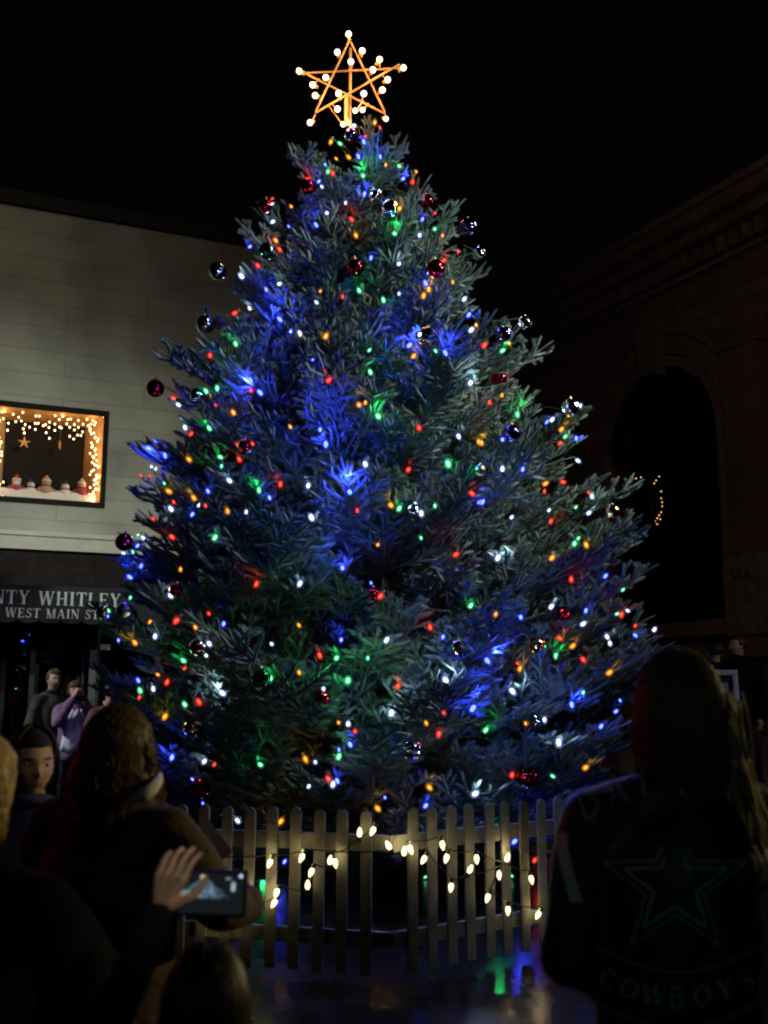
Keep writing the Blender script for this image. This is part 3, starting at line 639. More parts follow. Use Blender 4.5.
crop(460,590,3.657,[(130,90,'Y',0),(222,98,'B'),(333,62,'W'),(392,80,'R',0),(460,77,'B'),(449,125,'W'),(590,92,'R'),(612,75,'W',0),(573,88,'G',0),(640,132,'R',0),(710,146,'W'),(537,170,'W'),(549,197,'W',1),(640,165,'B',1),(363,175,'R'),(411,206,'Y'),(351,239,'G'),
 (449,253,'R'),(99,258,'B',3),(218,290,'Y'),(210,268,'R',0),(190,368,'W',2),(545,303,'Y'),(450,376,'G',0),(408,416,'B',2),(569,445,'B'),(585,403,'B',0),(515,500,'B',1),(308,477,'W'),(240,487,'Y',0),(93,514,'G'),(361,560,'W',2),(458,650,'Y'),(190,678,'R'),(338,680,'G',0)])
crop(190,780,3.657,[(333,150,'Y'),(175,150,'W',1),(285,378,'G',1),(345,300,'B',1),(330,490,'B',0),(183,490,'Y')])
BUL += [(514,842,'B',2),(491,838,'G',2),(470,846,'B',1),(300,846,'B',1)]
crop(380,780,3.657,[(565,295,'R'),(165,355,'G',0),(480,350,'G',0),(410,268,'B',0),(415,500,'B',0)])
COL = {'B': ((.17,.25,1.0), 5.0, (.03,.05,1.0), (.02,.04,1.0)), 'W': ((.85,.92,1.0), 5.5, (.55,.75,1.0), (.30,.42,1.0)), 'G': ((.35,1.0,.62), 3.2, (.03,1.0,.20), (.01,.75,.16)),
       'R': ((1.0,.10,.05), 2.6, (1.0,.05,.03), (.95,.02,.015)), 'Y': ((1.0,.50,.06), 2.4, (1.0,.42,.05), (1.0,.28,.01))}
NAMES = {'B':'blue','W':'cool_white','G':'green','R':'red','Y':'amber'}
BM = {}
sock = mat('bulb_socket', (.01,.03,.015), .6)
def shell_mat(name, col, strength):
    """tinted translucent shell: half lets the hot core through, half glows in its own colour"""
    m = bpy.data.materials.new(name); m.use_nodes = True; nt = m.node_tree; nt.nodes.clear()
    o = nt.nodes.new('ShaderNodeOutputMaterial'); mx = nt.nodes.new('ShaderNodeMixShader'); t = nt.nodes.new('ShaderNodeBsdfTransparent'); e = nt.nodes.new('ShaderNodeEmission')
    e.inputs[0].default_value = (*col, 1); e.inputs[1].default_value = strength; mx.inputs[0].default_value = .45
    nt.links.new(t.outputs[0], mx.inputs[1]); nt.links.new(e.outputs[0], mx.inputs[2]); nt.links.new(mx.outputs[0], o.inputs[0]); return m
for c in COL:
    em = mat(NAMES[c]+'_bulb', COL[c][2], .3, emit=COL[c][0], es=COL[c][1]); sm = shell_mat(NAMES[c]+'_bulb_shell', COL[c][3], .62)
    for s, r in ((0,.0165),(1,.0235),(2,.028),(3,.031)):
        mb = MB(); k = r/.023
        mb.ell((0,0,.004*k), (.0115*k,.0115*k,.020*k), 10)
        mb.lathe([(.001,.040*k),(.010*k,.036*k),(.018*k,.022*k),(.023*k,.004*k),(.021*k,-.014*k),(.011*k,-.027*k),(.001,-.030*k)], 10, 2)
        mb.lathe([(.012*k,-.025*k),(.012*k,-.052*k),(.001,-.053*k)], 8, 1)
        BM[c, s] = mb.mesh('bulb', [em, sock, sm], True)
bands = [(0,205,'string of coloured lights wound round the tip of the tree just below the star'),
 (205,285,'second string of coloured lights down from the star, on the upper tree'),
 (285,352,'string of coloured lights level with the top of the pale left wall'),
 (352,420,'string of coloured lights round the upper middle, level with the arch top'),
 (420,478,'string of coloured lights level with the lit display window'),
 (478,552,'string of coloured lights round the middle, level with the window sill below the display'),
 (552,622,'string of coloured lights level with the lettered awning'),
 (622,690,'string of coloured lights round the widest lower part, level with the bystanders'),
 (690,765,'second lowest string of coloured lights, around the lower tree'),
 (765,1024,'lowest string of coloured lights, round the skirt just above and behind the fence')]
PW = {('B',1):.6,('B',2):4,('B',3):24,('G',1):.5,('G',2):1.8,('G',3):5,('W',1):.35,('W',2):2.2,('R',1):.3,('Y',1):.3}
wirem = MATS['green_wire']
for y0, y1, lab in bands:
    bs = [q for q in BUL if y0 <= q[1] < y1]
    ym = (min(q[1] for q in bs)+max(q[1] for q in bs))/2
    lo = sorted([q for q in bs if q[1] < ym]); hi = sorted([q for q in bs if q[1] >= ym], reverse=True)
    root = link('light_string', None, loc=(TX, TY, 0)); zz = []
    tag(root, lab, 'string lights', 'strings of coloured bulbs on the tree')
    pw = []
    for (px, py, c, s) in lo+hi:
        p = on_tree(px, py); p = Vector(p)
        outw = Vector((p.x-TX, p.y-TY, 0)); outw = outw.normalized() if outw.length > .05 else Vector((0,-1,0))
        ax = (outw*random.uniform(.1,1.0) + Vector((random.uniform(-.6,.6), random.uniform(-.4,.4), random.choice((-1,1,1))*random.uniform(.5,1)))).normalized()
        b = link('bulb', BM[c, s], root, p-root.location); b.rotation_euler = ax.to_track_quat('Z','Y').to_euler()
        pw.append(p - ax*.05 - root.location)
        if (c, s) in PW:
            l = bpy.data.lights.new('bulb_glow', 'POINT'); l.energy = PW[c, s]*random.uniform(.8,1.25); l.color = COL[c][2]; l.shadow_soft_size = .02
            link('bulb_glow', l, root, p - root.location + outw*(.045,.045,.07,.15)[s] + Vector((0,0,.05)))
    wp = []
    for a, b in zip(pw, pw[1:]):
        nn = max(2, int((b-a).length/.12))
        for k in range(nn):
            q = a.lerp(b, k/nn); r_ = Vector((q.x, q.y, 0)); 
            if 0 < k: q = q - r_.normalized()*.10*sin(pi*k/nn) - Vector((0,0,.04*sin(pi*k/nn)))
            wp.append(q)
    wp.append(pw[-1]); MB().tube(wp, .0028, 4).obj('wire', wirem, root)

# ------------------------------------------------------------------ ball ornaments
ORN = [  # x, y, radius px, finish
 (218,271,9,'chrome'),(205.6,324.4,9.3,'chrome'),(155.3,388.4,9,'red'),(197,394.5,7,'chrome'),(374.4,196.1,7.5,'chrome'),(390,208,8,'chrome'),(355,267,9,'red'),(267,251,8.5,'green'),(295.3,335.7,9,'silver'),(307.6,186.3,8,'red'),(265.4,205.6,7,'red'),
 (466.9,227,9,'violet'),(478.4,253.4,7,'chrome'),(435.6,268.4,9.5,'red'),(426.9,201.9,7.5,'red'),(426.3,336.3,9.5,'gold'),(503.4,334.7,8,'violet'),(524.4,322.2,6.5,'chrome'),(498.8,377.8,8.5,'red'),(570.6,407.5,9,'chrome'),
 (245,445.6,7,'red'),(124.2,541.9,9,'red'),(414,509,6.5,'chrome'),(512,433.3,9,'violet'),(613,511.3,7,'gold'),(102,612,6,'chrome'),(124.2,611,8.5,'silver'),(199.4,647,10,'chrome'),(261,678,10,'green'),(192.5,728,9,'chrome'),(200,788,10,'red'),
 (459,646.8,7.5,'gold'),(411.5,748,11.5,'chrome'),(564,613.2,7.5,'red'),(537.4,645,8.5,'gold'),(538,721,9.5,'chrome'),(528,777,11,'red'),(322,698,8,'red'),(480,470,6,'silver'),(374,594,7,'red'),(351,135,7,'violet'),(176,590,7,'red')]
OM = {'chrome': mat('chrome_glass', (.75,.77,.8), .05, 1), 'red': mat('red_glass', (.55,.02,.03), .07, 1), 'gold': mat('gold_glass', (.85,.62,.25), .12, 1), 'silver': mat('frosted_silver', (.6,.6,.58), .28, 1),
      'green': mat('green_glass', (.04,.25,.12), .07, 1), 'violet': mat('violet_glass', (.16,.10,.38), .07, 1)}
ball = {k: MB().ell((0,0,0), 1.0, 24).mesh('glass_ball', m, True) for k, m in OM.items()}
capm = MB().lathe([(.001,1.17),(.10,1.17),(.16,1.13),(.17,.97),(.001,.96)], 12).tube([(0,0,1.15),(.07,0,1.22),(0,0,1.30),(-.07,0,1.22),(0,0,1.15)], .018, 5).mesh('cap', mat('gold_cap', (.7,.55,.25), .3, 1), True)
ORD = ['first','second','third','fourth','fifth','sixth','seventh','eighth','ninth','tenth','eleventh','twelfth','thirteenth','fourteenth','fifteenth']
cnt = {}
FIN = {'chrome':'mirror bright chrome','red':'glossy red','gold':'gleaming gold','silver':'matt silver','green':'dark green','violet':'dark violet'}
for (px, py, r, k) in sorted(ORN, key=lambda q: q[1]):
    p = on_tree(px, py, .05, 5); d = (p-Vector(CAM)).length; R_ = r/1000*d*.98
    o = link('glass_ball', ball[k], None, p); o.scale = (R_,)*3; o.rotation_euler = (random.uniform(-.15,.15), random.uniform(-.15,.15), random.uniform(0,6))
    link('cap', capm, o)
    cnt[k] = cnt.get(k, 0)+1
    y = py; L = np.interp(py, [q[0] for q in prof], [q[1] for q in prof]); Rt = np.interp(py, [q[0] for q in prof], [q[2] for q in prof]); f = (px-L)/(Rt-L)
    where = 'at the left edge' if f < .15 else 'in the left half' if f < .45 else 'near the middle' if f < .6 else 'in the right half' if f < .86 else 'at the right edge'
    tag(o, f'{FIN[k]} ball {where}, {ORD[cnt[k]-1]} {k} one down', 'ornament', 'glass balls hung on the tree')

# ------------------------------------------------------------------ star on the top
sy = TY-.05
def c6(x, y, Y=sy): return at(270+x/4.518, y/4.518, Y)
cen = c6(365, 380)
star = link('tree_topper_star', None, loc=(cen.x, cen.y, cen.z)); tag(star, 'big five pointed star of gold bars studded with round warm bulbs', 'star topper')
goldm = mat('gold_painted_bar', (.60,.36,.12), .45, .4)
tips = {'t':(362,185),'r':(585,300),'br':(518,505),'bl':(205,518),'l':(155,322)}
for a, b, dy in (('t','bl',-.03),('t','br',.0),('l','r',.03),('l','br',.03),('r','bl',-.03)):
    A_, B_ = c6(*tips[a]), c6(*tips[b]); A_.y += dy; B_.y += dy
    MB().tube([A_-cen, B_-cen], .0095, 8).obj('bar', goldm, star)
pA, pB = c6(362,200), c6(360,600); pA.y += .06; pB.y += .06
MB().tube([pA-cen, pB-cen], .015, 8).obj('post', goldm, star)
pA, pB = c6(345,430), c6(345,570); pA.y -= .0; MB().tube([pA-cen, pB-cen], .02, 8).obj('bracket', goldm, star)
gb = mat('warm_globe_bulb', (1,.9,.8), .3, emit=(1,.62,.42), es=3.4)
mb = MB(); mb.ell((0,0,0), .029, 14); mb.lathe([(.018,-.028),(.017,-.06),(.001,-.061)], 10, 1); gbm = mb.mesh('bulb', [gb, goldm], True)
sb = [(355,155),(304,236),(417,230),(365,279),(495,269),(603,306),(465,316),(532,360),(508,407),(424,423),(310,423),(204,432),(193,384),(252,350),(132,322),(181,554),(305,493),(385,500),(418,497),(524,537),(330,562)]
segs = [(c6(*tips[a])-cen, c6(*tips[b_])-cen) for a, b_ in (('t','bl'),('t','br'),('l','r'),('l','br'),('r','bl'))]; stm_ = MB()
for i, (x, y) in enumerate(sb):
    p = c6(x, y, sy-.05)
    q_ = p - cen; cand = []
    for a_, b_ in segs:
        t = max(0, min(1, (q_-a_).dot(b_-a_)/(b_-a_).length_squared)); cand.append(a_.lerp(b_, t))
    near_ = min(cand, key=lambda c: (c-q_).length); stm_.tube([q_ + Vector((0,.02,0)), near_], .006, 5)
    b = link('bulb', gbm, star, p-cen); b.scale = (1,1,1) if i < 17 else (.85,)*3
    b.rotation_euler = (Vector((p.x-cen.x, -.4, p.z-cen.z))).to_track_quat('Z','Y').to_euler()
    if i % 2 == 0:
        l = bpy.data.lights.new('bulb_glow', 'POINT'); l.energy = 3; l.color = (1,.40,.12); l.shadow_soft_size = .03
        link('bulb_glow', l, star, p-cen+Vector((0,-.06,0)))

stm_.obj('socket_arms', goldm, star)
# ================================================================== PICKET FENCE
CF = Vector((.05, 5.86, 0)); uL = Vector((-.972, .235, 0)); uR = Vector((.83, .558, 0))
oct_c = CF + Vector((-.17,.985,0))*3.0
fm = mat('weathered_white_picket', (.20,.20,.185), .8, vary=.5, spec=.25, scale=5, bump=.25, bscale=30)
def picket_mesh():
    mb = MB(); w2 = .032; th = .018; zt = .93
    pts = [(-w2,.05),(w2,.05),(w2,zt-.032)] + [(w2*cos(a), zt-.032+w2*sin(a)) for a in np.linspace(.2, pi-.2, 9)] + [(-w2,zt-.032)]
    k = len(pts); mb.add([(x,0,z) for x,z in pts]+[(x,th,z) for x,z in pts], [tuple(range(k)), tuple(range(2*k-1,k-1,-1))]+[(i,i+k,(i+1)%k+k,(i+1)%k) for i in range(k)])
    return mb.mesh('picket', fm)
pkm = picket_mesh()
def fence_panel(A, u, L, s0, npk, label, first=0, space=.1415, gap=True):
    ang = math.atan2(u.y, u.x)
    flip = u.x < 0
    # local x along the panel from its left end so that -y faces outward (the street)
    if flip: start = A + u*L; ang += pi
    else: start = A.copy()
    r = link('picket_fence', None, loc=start, rotz=ang); tag(r, label, 'fence', 'white picket fence panels')
    for i in range(npk):
        d = s0 + i*space; x = L-d if flip else d
        if 0 < x < L:
            o = link('picket', pkm, r, (x + random.uniform(-.003,.003), 0, random.uniform(-.008,.004))); o.rotation_euler = (0, random.uniform(-.012,.012), 0)
    MB().box(0, L, .020, .055, .19, .27).obj('rail', fm, r); MB().box(0, L, .020, .055, .70, .79).obj('rail', fm, r)
    x = L-.05 if not flip else .05
    mb = MB(); mb.box(x-.04, x+.04, .056, .13, 0, .86); mb.add([(x-.045,.051,.86),(x+.045,.051,.86),(x+.045,.135,.86),(x-.045,.135,.86),(x,.093,.91)], [(0,1,4),(1,2,4),(2,3,4),(3,0,4)]); mb.obj('post', fm, r)
    return r
fence_panel(CF, uL, 2.3, .155, 16, 'white picket fence panel left of the gap, behind the long haired women')
fence_panel(CF, uR, 2.3, .135, 15, 'white picket fence panel right of the gap, tops catching the street light')
B1 = CF + uL*2.36; d1 = Vector((-.84, .545, 0)).normalized()
# warm C9 string on the front of the fence
def on_fence(px, py, off=.05):
    r = ray(px, py); best = None
    for u in (uL, uR):
        n_ = Vector((u.y, -u.x, 0)); n_ = n_ if n_.y < 0 else -n_
        P0 = CF + n_*off; t = (P0 - Vector(CAM)).dot(n_)/Vector(r).dot(n_); q = Vector(CAM) + Vector(r)*t
        if (q-CF).dot(u) > -.06: best = (q, n_) if best is None else best
    return best
c9 = mat('warm_cone_bulb', (1,.85,.6), .3, emit=(1,.80,.42), es=2.4)
mb = MB(); mb.lathe([(.001,.036),(.005,.033),(.0115,.020),(.0155,.005),(.014,-.007),(.009,-.017),(.001,-.018)], 12); mb.lathe([(.011,-.016),(.0125,-.020),(.0125,-.045),(.001,-.046)], 10, 1); c9m = mb.mesh('bulb', [c9, sock], True)
def fence_string(pts, label):
    root = link('fence_light_string', None, loc=CF); tag(root, label, 'string lights', 'warm light strings on the fence')
    wp = []
    for i, (px, py, glow) in enumerate(pts):
        q, n_ = on_fence(px, py); 
        ax = Vector((random.uniform(-.7,.7), -.2, random.choice((-1,1,-1))*1.0)).normalized()
        b = link('bulb', c9m, root, q-CF); b.rotation_euler = ax.to_track_quat('Z','Y').to_euler()
        wp.append(q - CF - ax*.035 + Vector((0,0,.01)))
        l = bpy.data.lights.new('bulb_glow', 'POINT'); l.energy = .38 if glow else .05; l.color = (1,.74,.32); l.shadow_soft_size = .015
        link('bulb_glow', l, root, q-CF + Vector((0,.005,-.0)) - ax*.0 + Vector((.0,-.004,.034)))
    sm = []
    for a, b in zip(wp, wp[1:]):
        for k in range(5): sm.append(a.lerp(b, k/5) - Vector((0,0,.015*sin(pi*k/5))))
    sm.append(wp[-1]); MB().tube(sm, .004, 6).obj('wire', wirem, root)
def L5(x, y, g=1): return (190+x/3.657, 780+y/3.657, g)
def L6(x, y, g=1): return (380+x/3.657, 780+y/3.657, g)
fence_string([L5(95,515), L5(215,487), L5(222,438), L5(310,447), L5(318,408), L5(430,388,0), L5(445,333,0), L5(512,297,0), L5(530,300), L5(620,196,0), L5(670,182,0)], 'warm cone bulb string climbing the left fence panel towards the gap')
fence_string([L5(52,302), L5(293,300), L5(410,280), L5(728,243,0), L6(33,244,0), L6(88,265), L6(110,250), L6(228,234), L6(244,282,0), L6(353,285), L6(465,288), L6(553,360)], 'warm cone bulb string crossing the fence gap at mid height')
fence_string([L6(162,287,0), L6(260,388,0), L6(328,330,0), L6(435,343), L6(395,427,0), L6(468,473), L6(580,490)], 'warm cone bulb string hanging low across the right fence panel')

# ================================================================== PEOPLE
skin = mat('skin', (.50,.31,.22), .55, vary=.08, scale=20); lip = mat('lips', (.38,.13,.11), .5)
eyew = mat('eye_white', (.7,.7,.68), .25); iris = mat('dark_iris', (.02,.015,.01), .2)
def caps(lst, vox, mats, name, parent=None, smooth=2, loc=None, rotz=0, extra=None, finish=None, lump=0, lscale=8):
    """one continuous surface grown over tapered bones: list of (p0, r0, p1, r1)"""
    mb = MB()
    for p0, r0, p1, r1 in lst:
        p0, p1 = Vector(p0), Vector(p1)
        mb.ell(p0, r0, 14); mb.ell(p1, r1, 14)
        if (p1-p0).length > 1e-4 and not isinstance(r0, (tuple, list)): mb.tube([p0, p1], [r0*.99, r1*.99], 14)
    if extra: extra(mb)
    me = mb.mesh(name, mats); o = bpy.data.objects.new(name, me); C.objects.link(o)
    m = o.modifiers.new('r', 'REMESH'); m.mode = 'VOXEL'; m.voxel_size = vox
    if smooth: s_ = o.modifiers.new('s', 'SMOOTH'); s_.iterations = smooth; s_.factor = .6
    dg = bpy.context.evaluated_depsgraph_get(); dg.update()
    ne = bpy.data.meshes.new_from_object(o.evaluated_get(dg)); ne.name = name
    bpy.data.objects.remove(o); bpy.data.meshes.remove(me)
    ne.polygons.foreach_set('use_smooth', [True]*len(ne.polygons))
    if lump:
        for v in ne.vertices:
            c = v.co; k = noise.noise(Vector((c.x*lscale, c.y*lscale, c.z*lscale*.55)))+.5*noise.noise(Vector((c.x*lscale*2.3, c.y*lscale*2.3, c.z*lscale)))
            c += v.normal*k*lump
    if finish: finish(ne)
    ob = link(name, ne, parent)
    if loc is not None: ob.location = loc
    ob.rotation_euler = (0,0,rotz)
    return ob
def head_verts(sc, n=44):
    vs = []; fs = []; m = n*3//4
    for i in range(m+1):
        th = pi*i/m
        for k in range(n):
            ph = 2*pi*k/n; x, y, z = sin(th)*cos(ph), sin(th)*sin(ph), cos(th)
            jaw = max(0, -z); X_ = .074*x*(1-.34*jaw**1.6); Y_ = .093*y; Z_ = .116*z
            if y < 0: Y_ *= (1-.12*jaw)              # nape
            if y > 0: Y_ *= (1-.05*max(0,z))
            fr_ = max(0, y)
            g = lambda cx, cz, sx, sz: math.exp(-((X_-cx)/sx)**2-((Z_-cz)/sz)**2)*fr_
            Y_ += .022*g(0,-.026,.011,.016) + .010*g(0,-.006,.008,.022) + .007*g(0,.028,.05,.010)
            Y_ -= .011*(g(.031,.006,.017,.012)+g(-.031,.006,.017,.012))
            Y_ += .007*g(0,-.060,.022,.008) + .010*g(0,-.092,.022,.015) + .006*(g(.042,-.025,.018,.02)+g(-.042,-.025,.018,.02))
            Y_ -= .004*g(0,-.0605,.02,.0022) + .004*g(0,-.074,.018,.006)
            vs.append(Vector((X_, Y_, Z_))*sc)
    for i in range(m):
        for k in range(n): fs.append((i*n+k, (i+1)*n+k, (i+1)*n+(k+1)%n, i*n+(k+1)%n))
    return vs, fs
def hand_bones(w, d, palm, sc, curl=.5, thumb=1, spread=.22):
    """w wrist, d direction of the hand, palm the palm normal; five separate bent fingers"""
    d = Vector(d).normalized(); palm = Vector(palm); palm = (palm - d*palm.dot(d)).normalized(); s = d.cross(palm)
    w = Vector(w); B = []
    for o_ in (-.028,-.010,.010,.028): B.append((w, .017*sc, w + d*.075*sc + s*o_*sc, .0125*sc))
    Ls = (.066,.076,.070,.055)
    for i, o_ in enumerate((-.030,-.010,.010,.029)):
        p = w + (d*.080 + s*o_)*sc; dd = (d + s*(o_*spread*22)*.6).normalized()
        for j, f in enumerate((.45,.32,.23)):
            c = curl*(j+.5)*.75
            e = dd*cos(c) + palm*sin(c); q = p + e*Ls[i]*f*sc*1.0
            B.append((p, (.0088-.0009*j)*sc, q, (.0082-.0010*j)*sc)); p = q
    p = w + (d*.020 - s*.022*thumb)*sc; e = (d*.65 - s*.75*thumb + palm*.25).normalized(); q = p + e*.042*sc; B.append((p, .014*sc, q, .0105*sc))
    e2 = (d*.85 - s*.35*thumb + palm*.35).normalized(); r = q + e2*.030*sc; B.append((q, .0102*sc, r, .009*sc)); e3 = (d*.9 + palm*.4).normalized(); B.append((r, .009*sc, r+e3*.022*sc, .0075*sc))
    return B
def hair_mesh(hc, sc, R, length, mat_, parent, wave=.012, n=900, rad=.0022, back=False, drop=0., puff=1.0, front_clear=True, name='hair', side=None, seed=1):
    """hair of many separate locks: from the crown down over the skull and, when long, hanging free"""
    rs = random.Random(seed); mb = MB()
    a_, b_, c_ = .082*sc*puff, .101*sc*puff, .122*sc*puff
    # scalp shell under the locks (kept off the face)
    vs = []; fs = []; n1, n2 = 24, 14
    for i in range(n2+1):
        th = pi*.60*i/n2
        for k in range(n1):
            ph = 2*pi*k/n1; y = sin(th)*sin(ph); t2 = th
            if sin(ph) > .25 and front_clear: t2 = min(th, pi*.31)
            vs.append(hc + R @ Vector((a_*.96*sin(t2)*cos(ph), b_*.96*sin(t2)*sin(ph), c_*.96*cos(t2))))
    for i in range(n2):
        for k in range(n1): fs.append((i*n1+k, (i+1)*n1+k, (i+1)*n1+(k+1)%n1, i*n1+(k+1)%n1))
    mb.add(vs, fs)
    for _ in range(n):
        ph = rs.uniform(0, 2*pi)
        if front_clear and sin(ph) > .35 and length > .1:
            ph = rs.choice((rs.uniform(2.6, 3.7), rs.uniform(-.5, .55), rs.uniform(3.4, 6.0)))
        if side is not None: ph = rs.gauss(*side)
        th0 = rs.uniform(.05, .9); thE = pi*.5 if not (front_clear and sin(ph) > .25) else pi*.30
        pts = []; K = 6; w0 = rs.uniform(0, 6); o_ = rs.uniform(1.0, 1.07)
        for k in range(K+1):
            th = th0 + (thE-th0)*k/K if thE > th0 else th0
            o2 = o_ + wave*1.6*sin(w0+k*1.9); pts.append(Vector((a_*o2*sin(th)*cos(ph+wave*4*sin(w0*2+k*1.3)), b_*o2*sin(th)*sin(ph+wave*4*sin(w0*2+k*1.3)), c_*o2*cos(th))))
        if length > .02:
            p = pts[-1].copy(); L = length*rs.uniform(.72,1.05); st = 9
            outd = Vector((cos(ph), sin(ph), 0))
            for k in range(1, st+1):
                t = k/st; f = 1 + .10*sin(t*3) - .22*t
                q = Vector((p.x*f, p.y*f, p.z - L*t)) + outd*drop*t
                q += Vector((sin(w0+t*9), cos(w0*1.7+t*8), 0))*wave*(.3+t)
                pts.append(q)
        pts = [hc + R @ q for q in pts]
        r = rad*rs.uniform(.7,1.4); mb.tube(pts, [r]*(len(pts)-2)+[r*.7, r*.15], 3, cap=False)
    return mb.obj(name, mat_, parent, True)

def person(name_loc, H, yaw, label, group=None, cloth=None, trouser=None, hair=None, arms=None, bulk=1.0, headyaw=0, headpitch=0, vox=.014, hairargs=None, face=True, hands=True, hs=1.0, lean=0, hand_s=.92, shz=1.405):
    k = H/1.75; loc = Vector(name_loc); v = lambda x, y, z: Vector((x*k*(bulk if abs(x) < .25 and z > .8 else 1), y*k, z*k))
    sh = {-1: v(-.172,0,shz), 1: v(.172,0,shz)}; arms = arms or {}
    A = {}
    for s in (-1, 1):
        e, h = arms.get(s, (None, None)) or (None, None)
        if e is None: e, h = Vector((s*.25*bulk,-.03,1.12))*k, Vector((s*.25*bulk,.10,.86))*k
        A[s] = (Vector(e), Vector(h), arms.get((s,'d')), arms.get((s,'p')))
    hc = v(0,.025+lean,1.635); hc.x = 0
    Rh = Matrix.Rotation(headyaw, 3, 'Z') @ Matrix.Rotation(headpitch, 3, 'X')
    fine = []
    bones = [(v(0,0,.98), .11*k*bulk, v(0,0,1.30), .12*k*bulk), (v(-.08,0,1.30), .085*k*bulk, v(.08,0,1.30), .085*k*bulk), (v(-.13,0,1.41), .058*k, v(.13,0,1.41), .058*k), (v(0,-.005,1.40), .056*k, hc+Vector((0,-.02,-.06))*k, .050*k)]
    legs = []
    for s in (-1, 1):
        e, h, d, p = A[s]
        bones += [(sh[s], .052*k, e, .040*k), (e, .038*k, h, .026*k)]
        dd = (h-e).normalized() if d is None else Vector(d)
        if hands: (fine if (s,'d') in arms and vox <= .008 else bones).extend(hand_bones(h, dd, Vector(p) if p is not None else Vector((-s, 0, -.1)), hand_s*k, curl=.45, thumb=-s))
        hip, kn, an = v(s*.09,0,.92), v(s*.11,.01,.50), v(s*.12,-.02,.09)
        legs += [(hip, .085*k*bulk, kn, .058*k), (kn, .056*k, an, .040*k)]
    bones += [(a, r-.012*k, b, q-.012*k) for a, r, b, q in legs]
    hv, hf = head_verts(k*hs)
    def ex(mb):
        mb.add([hc + Rh @ q for q in hv], hf)
        for s in (-1, 1): mb.ell(hc + Rh @ (Vector((s*.074,-.005,-.005))*k*hs), (.010*k, .018*k, .030*k), 10)
    def fin(me):
        me.materials.clear(); me.materials.append(skin); me.materials.append(lip)
        Ri = Rh.inverted()
        for p in me.polygons:
            q = (Ri @ (p.center-hc))/(k*hs); p.material_index = 1 if abs(q.x) < .021 and q.y > .06 and -.070 < q.z < -.053 else 0
    body = caps(bones, vox if face else max(vox, .014), skin, 'person', None, 1, loc, yaw, ex, fin)
    tag(body, label, 'person', group)
    if fine:      # the raised hand is grown at a finer grain, then merged into the one body mesh
        hnd = caps(fine, .0026, skin, 'person', None, 2)
        import bmesh
        bm = bmesh.new(); bm.from_mesh(body.data); bm.from_mesh(hnd.data); bm.to_mesh(body.data); bm.free()
        hm_ = hnd.data; bpy.data.objects.remove(hnd); bpy.data.meshes.remove(hm_)
        body.data.polygons.foreach_set('use_smooth', [True]*len(body.data.polygons))
    if face:
        for s in (-1, 1):
            ec = hc + Rh @ (Vector((s*.031, .0715, .006))*k*hs); mb = MB(); mb.ell(ec, .0105*k*hs, 14); pupil = ec + Rh @ Vector((0,.0082,0))*k*hs; mb.ell(pupil, (.0062*k*hs,.0035*k*hs,.0062*k*hs), 10, 1)
            mb.obj('eye', [eyew, iris], body, True)
            MB().tube([hc + Rh @ (Vector((s*(.014+.011*j), .089-.0015*j*j, .026+.003*sin(j*.8)))*k*hs) for j in range(4)], .0028*k*hs, 5).obj('eyebrow', hair or iris, body, True)
    if cloth:
        lv = [(.80,.172,.118),(.83,.198,.138),(.87,.200,.142),(.90,.188,.132),(1.0,.180,.130),(1.12,.178,.132),(1.25,.188,.138),(1.33,.190,.130),(1.39,.165,.110),(1.44,.105,.085),(1.49,.070,.068)]
        def torso(mb):
            n_ = 20; vs = []; fs = []
            for z, a, b in lv:
                for q in range(n_):
                    t = 2*pi*q/n_; f = 1 + .025*noise.noise(Vector((cos(t)*2, sin(t)*2, z*9)))
                    vs.append(Vector((a*bulk*cos(t)*f, b*bulk*sin(t)*f + .01, z))*k)
            m_ = len(lv)
            for r_ in range(m_-1):
                for q in range(n_): fs.append((r_*n_+q, r_*n_+(q+1)%n_, (r_+1)*n_+(q+1)%n_, (r_+1)*n_+q))
            fs.append(tuple(range(n_-1,-1,-1))); fs.append(tuple((m_-1)*n_+q for q in range(n_))); mb.add(vs, fs)
        jb = [(v(-.035,0,1.46), .058*k, sh[-1], .070*k), (v(.035,0,1.46), .058*k, sh[1], .070*k)]
        for s in (-1, 1):
            e, h, d, p = A[s]; hh = h - (h-e).normalized()*.02*k
            jb += [(sh[s], .072*k, e, .066*k), (e, .066*k, hh, .052*k)]
        caps(jb, max(vox, .016), cloth, 'jacket', body, 3, extra=torso, lump=.011*k, lscale=9)
        nk = [hc + Vector((.066*k*cos(a), -.012*k+.064*k*sin(a), -.128*k+.01*k*sin(a))) for a in np.linspace(0, 2*pi, 17)]
        MB().tube(nk, .022*k, 8, cap=False).obj('collar', cloth, body, True)
    if trouser:
        caps([(a, r+.012*k, b, q+.022*k) for a, r, b, q in legs] + [(v(-.06,0,.93), .11*k*bulk, v(.06,0,.93), .11*k*bulk)], .02, trouser, 'trousers', body, 2)
        for s in (-1, 1):
            caps([(v(s*.12,-.04,.045), .044*k, v(s*.135,.13,.035), .036*k), (v(s*.12,-.04,.045), .042*k, v(s*.12,-.03,.11), .045*k)], .014, mat('dark_shoe', (.02,.02,.02), .6), 'shoe', body, 1)
    if hair and hairargs is not None: hair_mesh(hc, k*hs, Rh, parent=body, mat_=hair, **hairargs)
    return body, hc, Rh, k, A

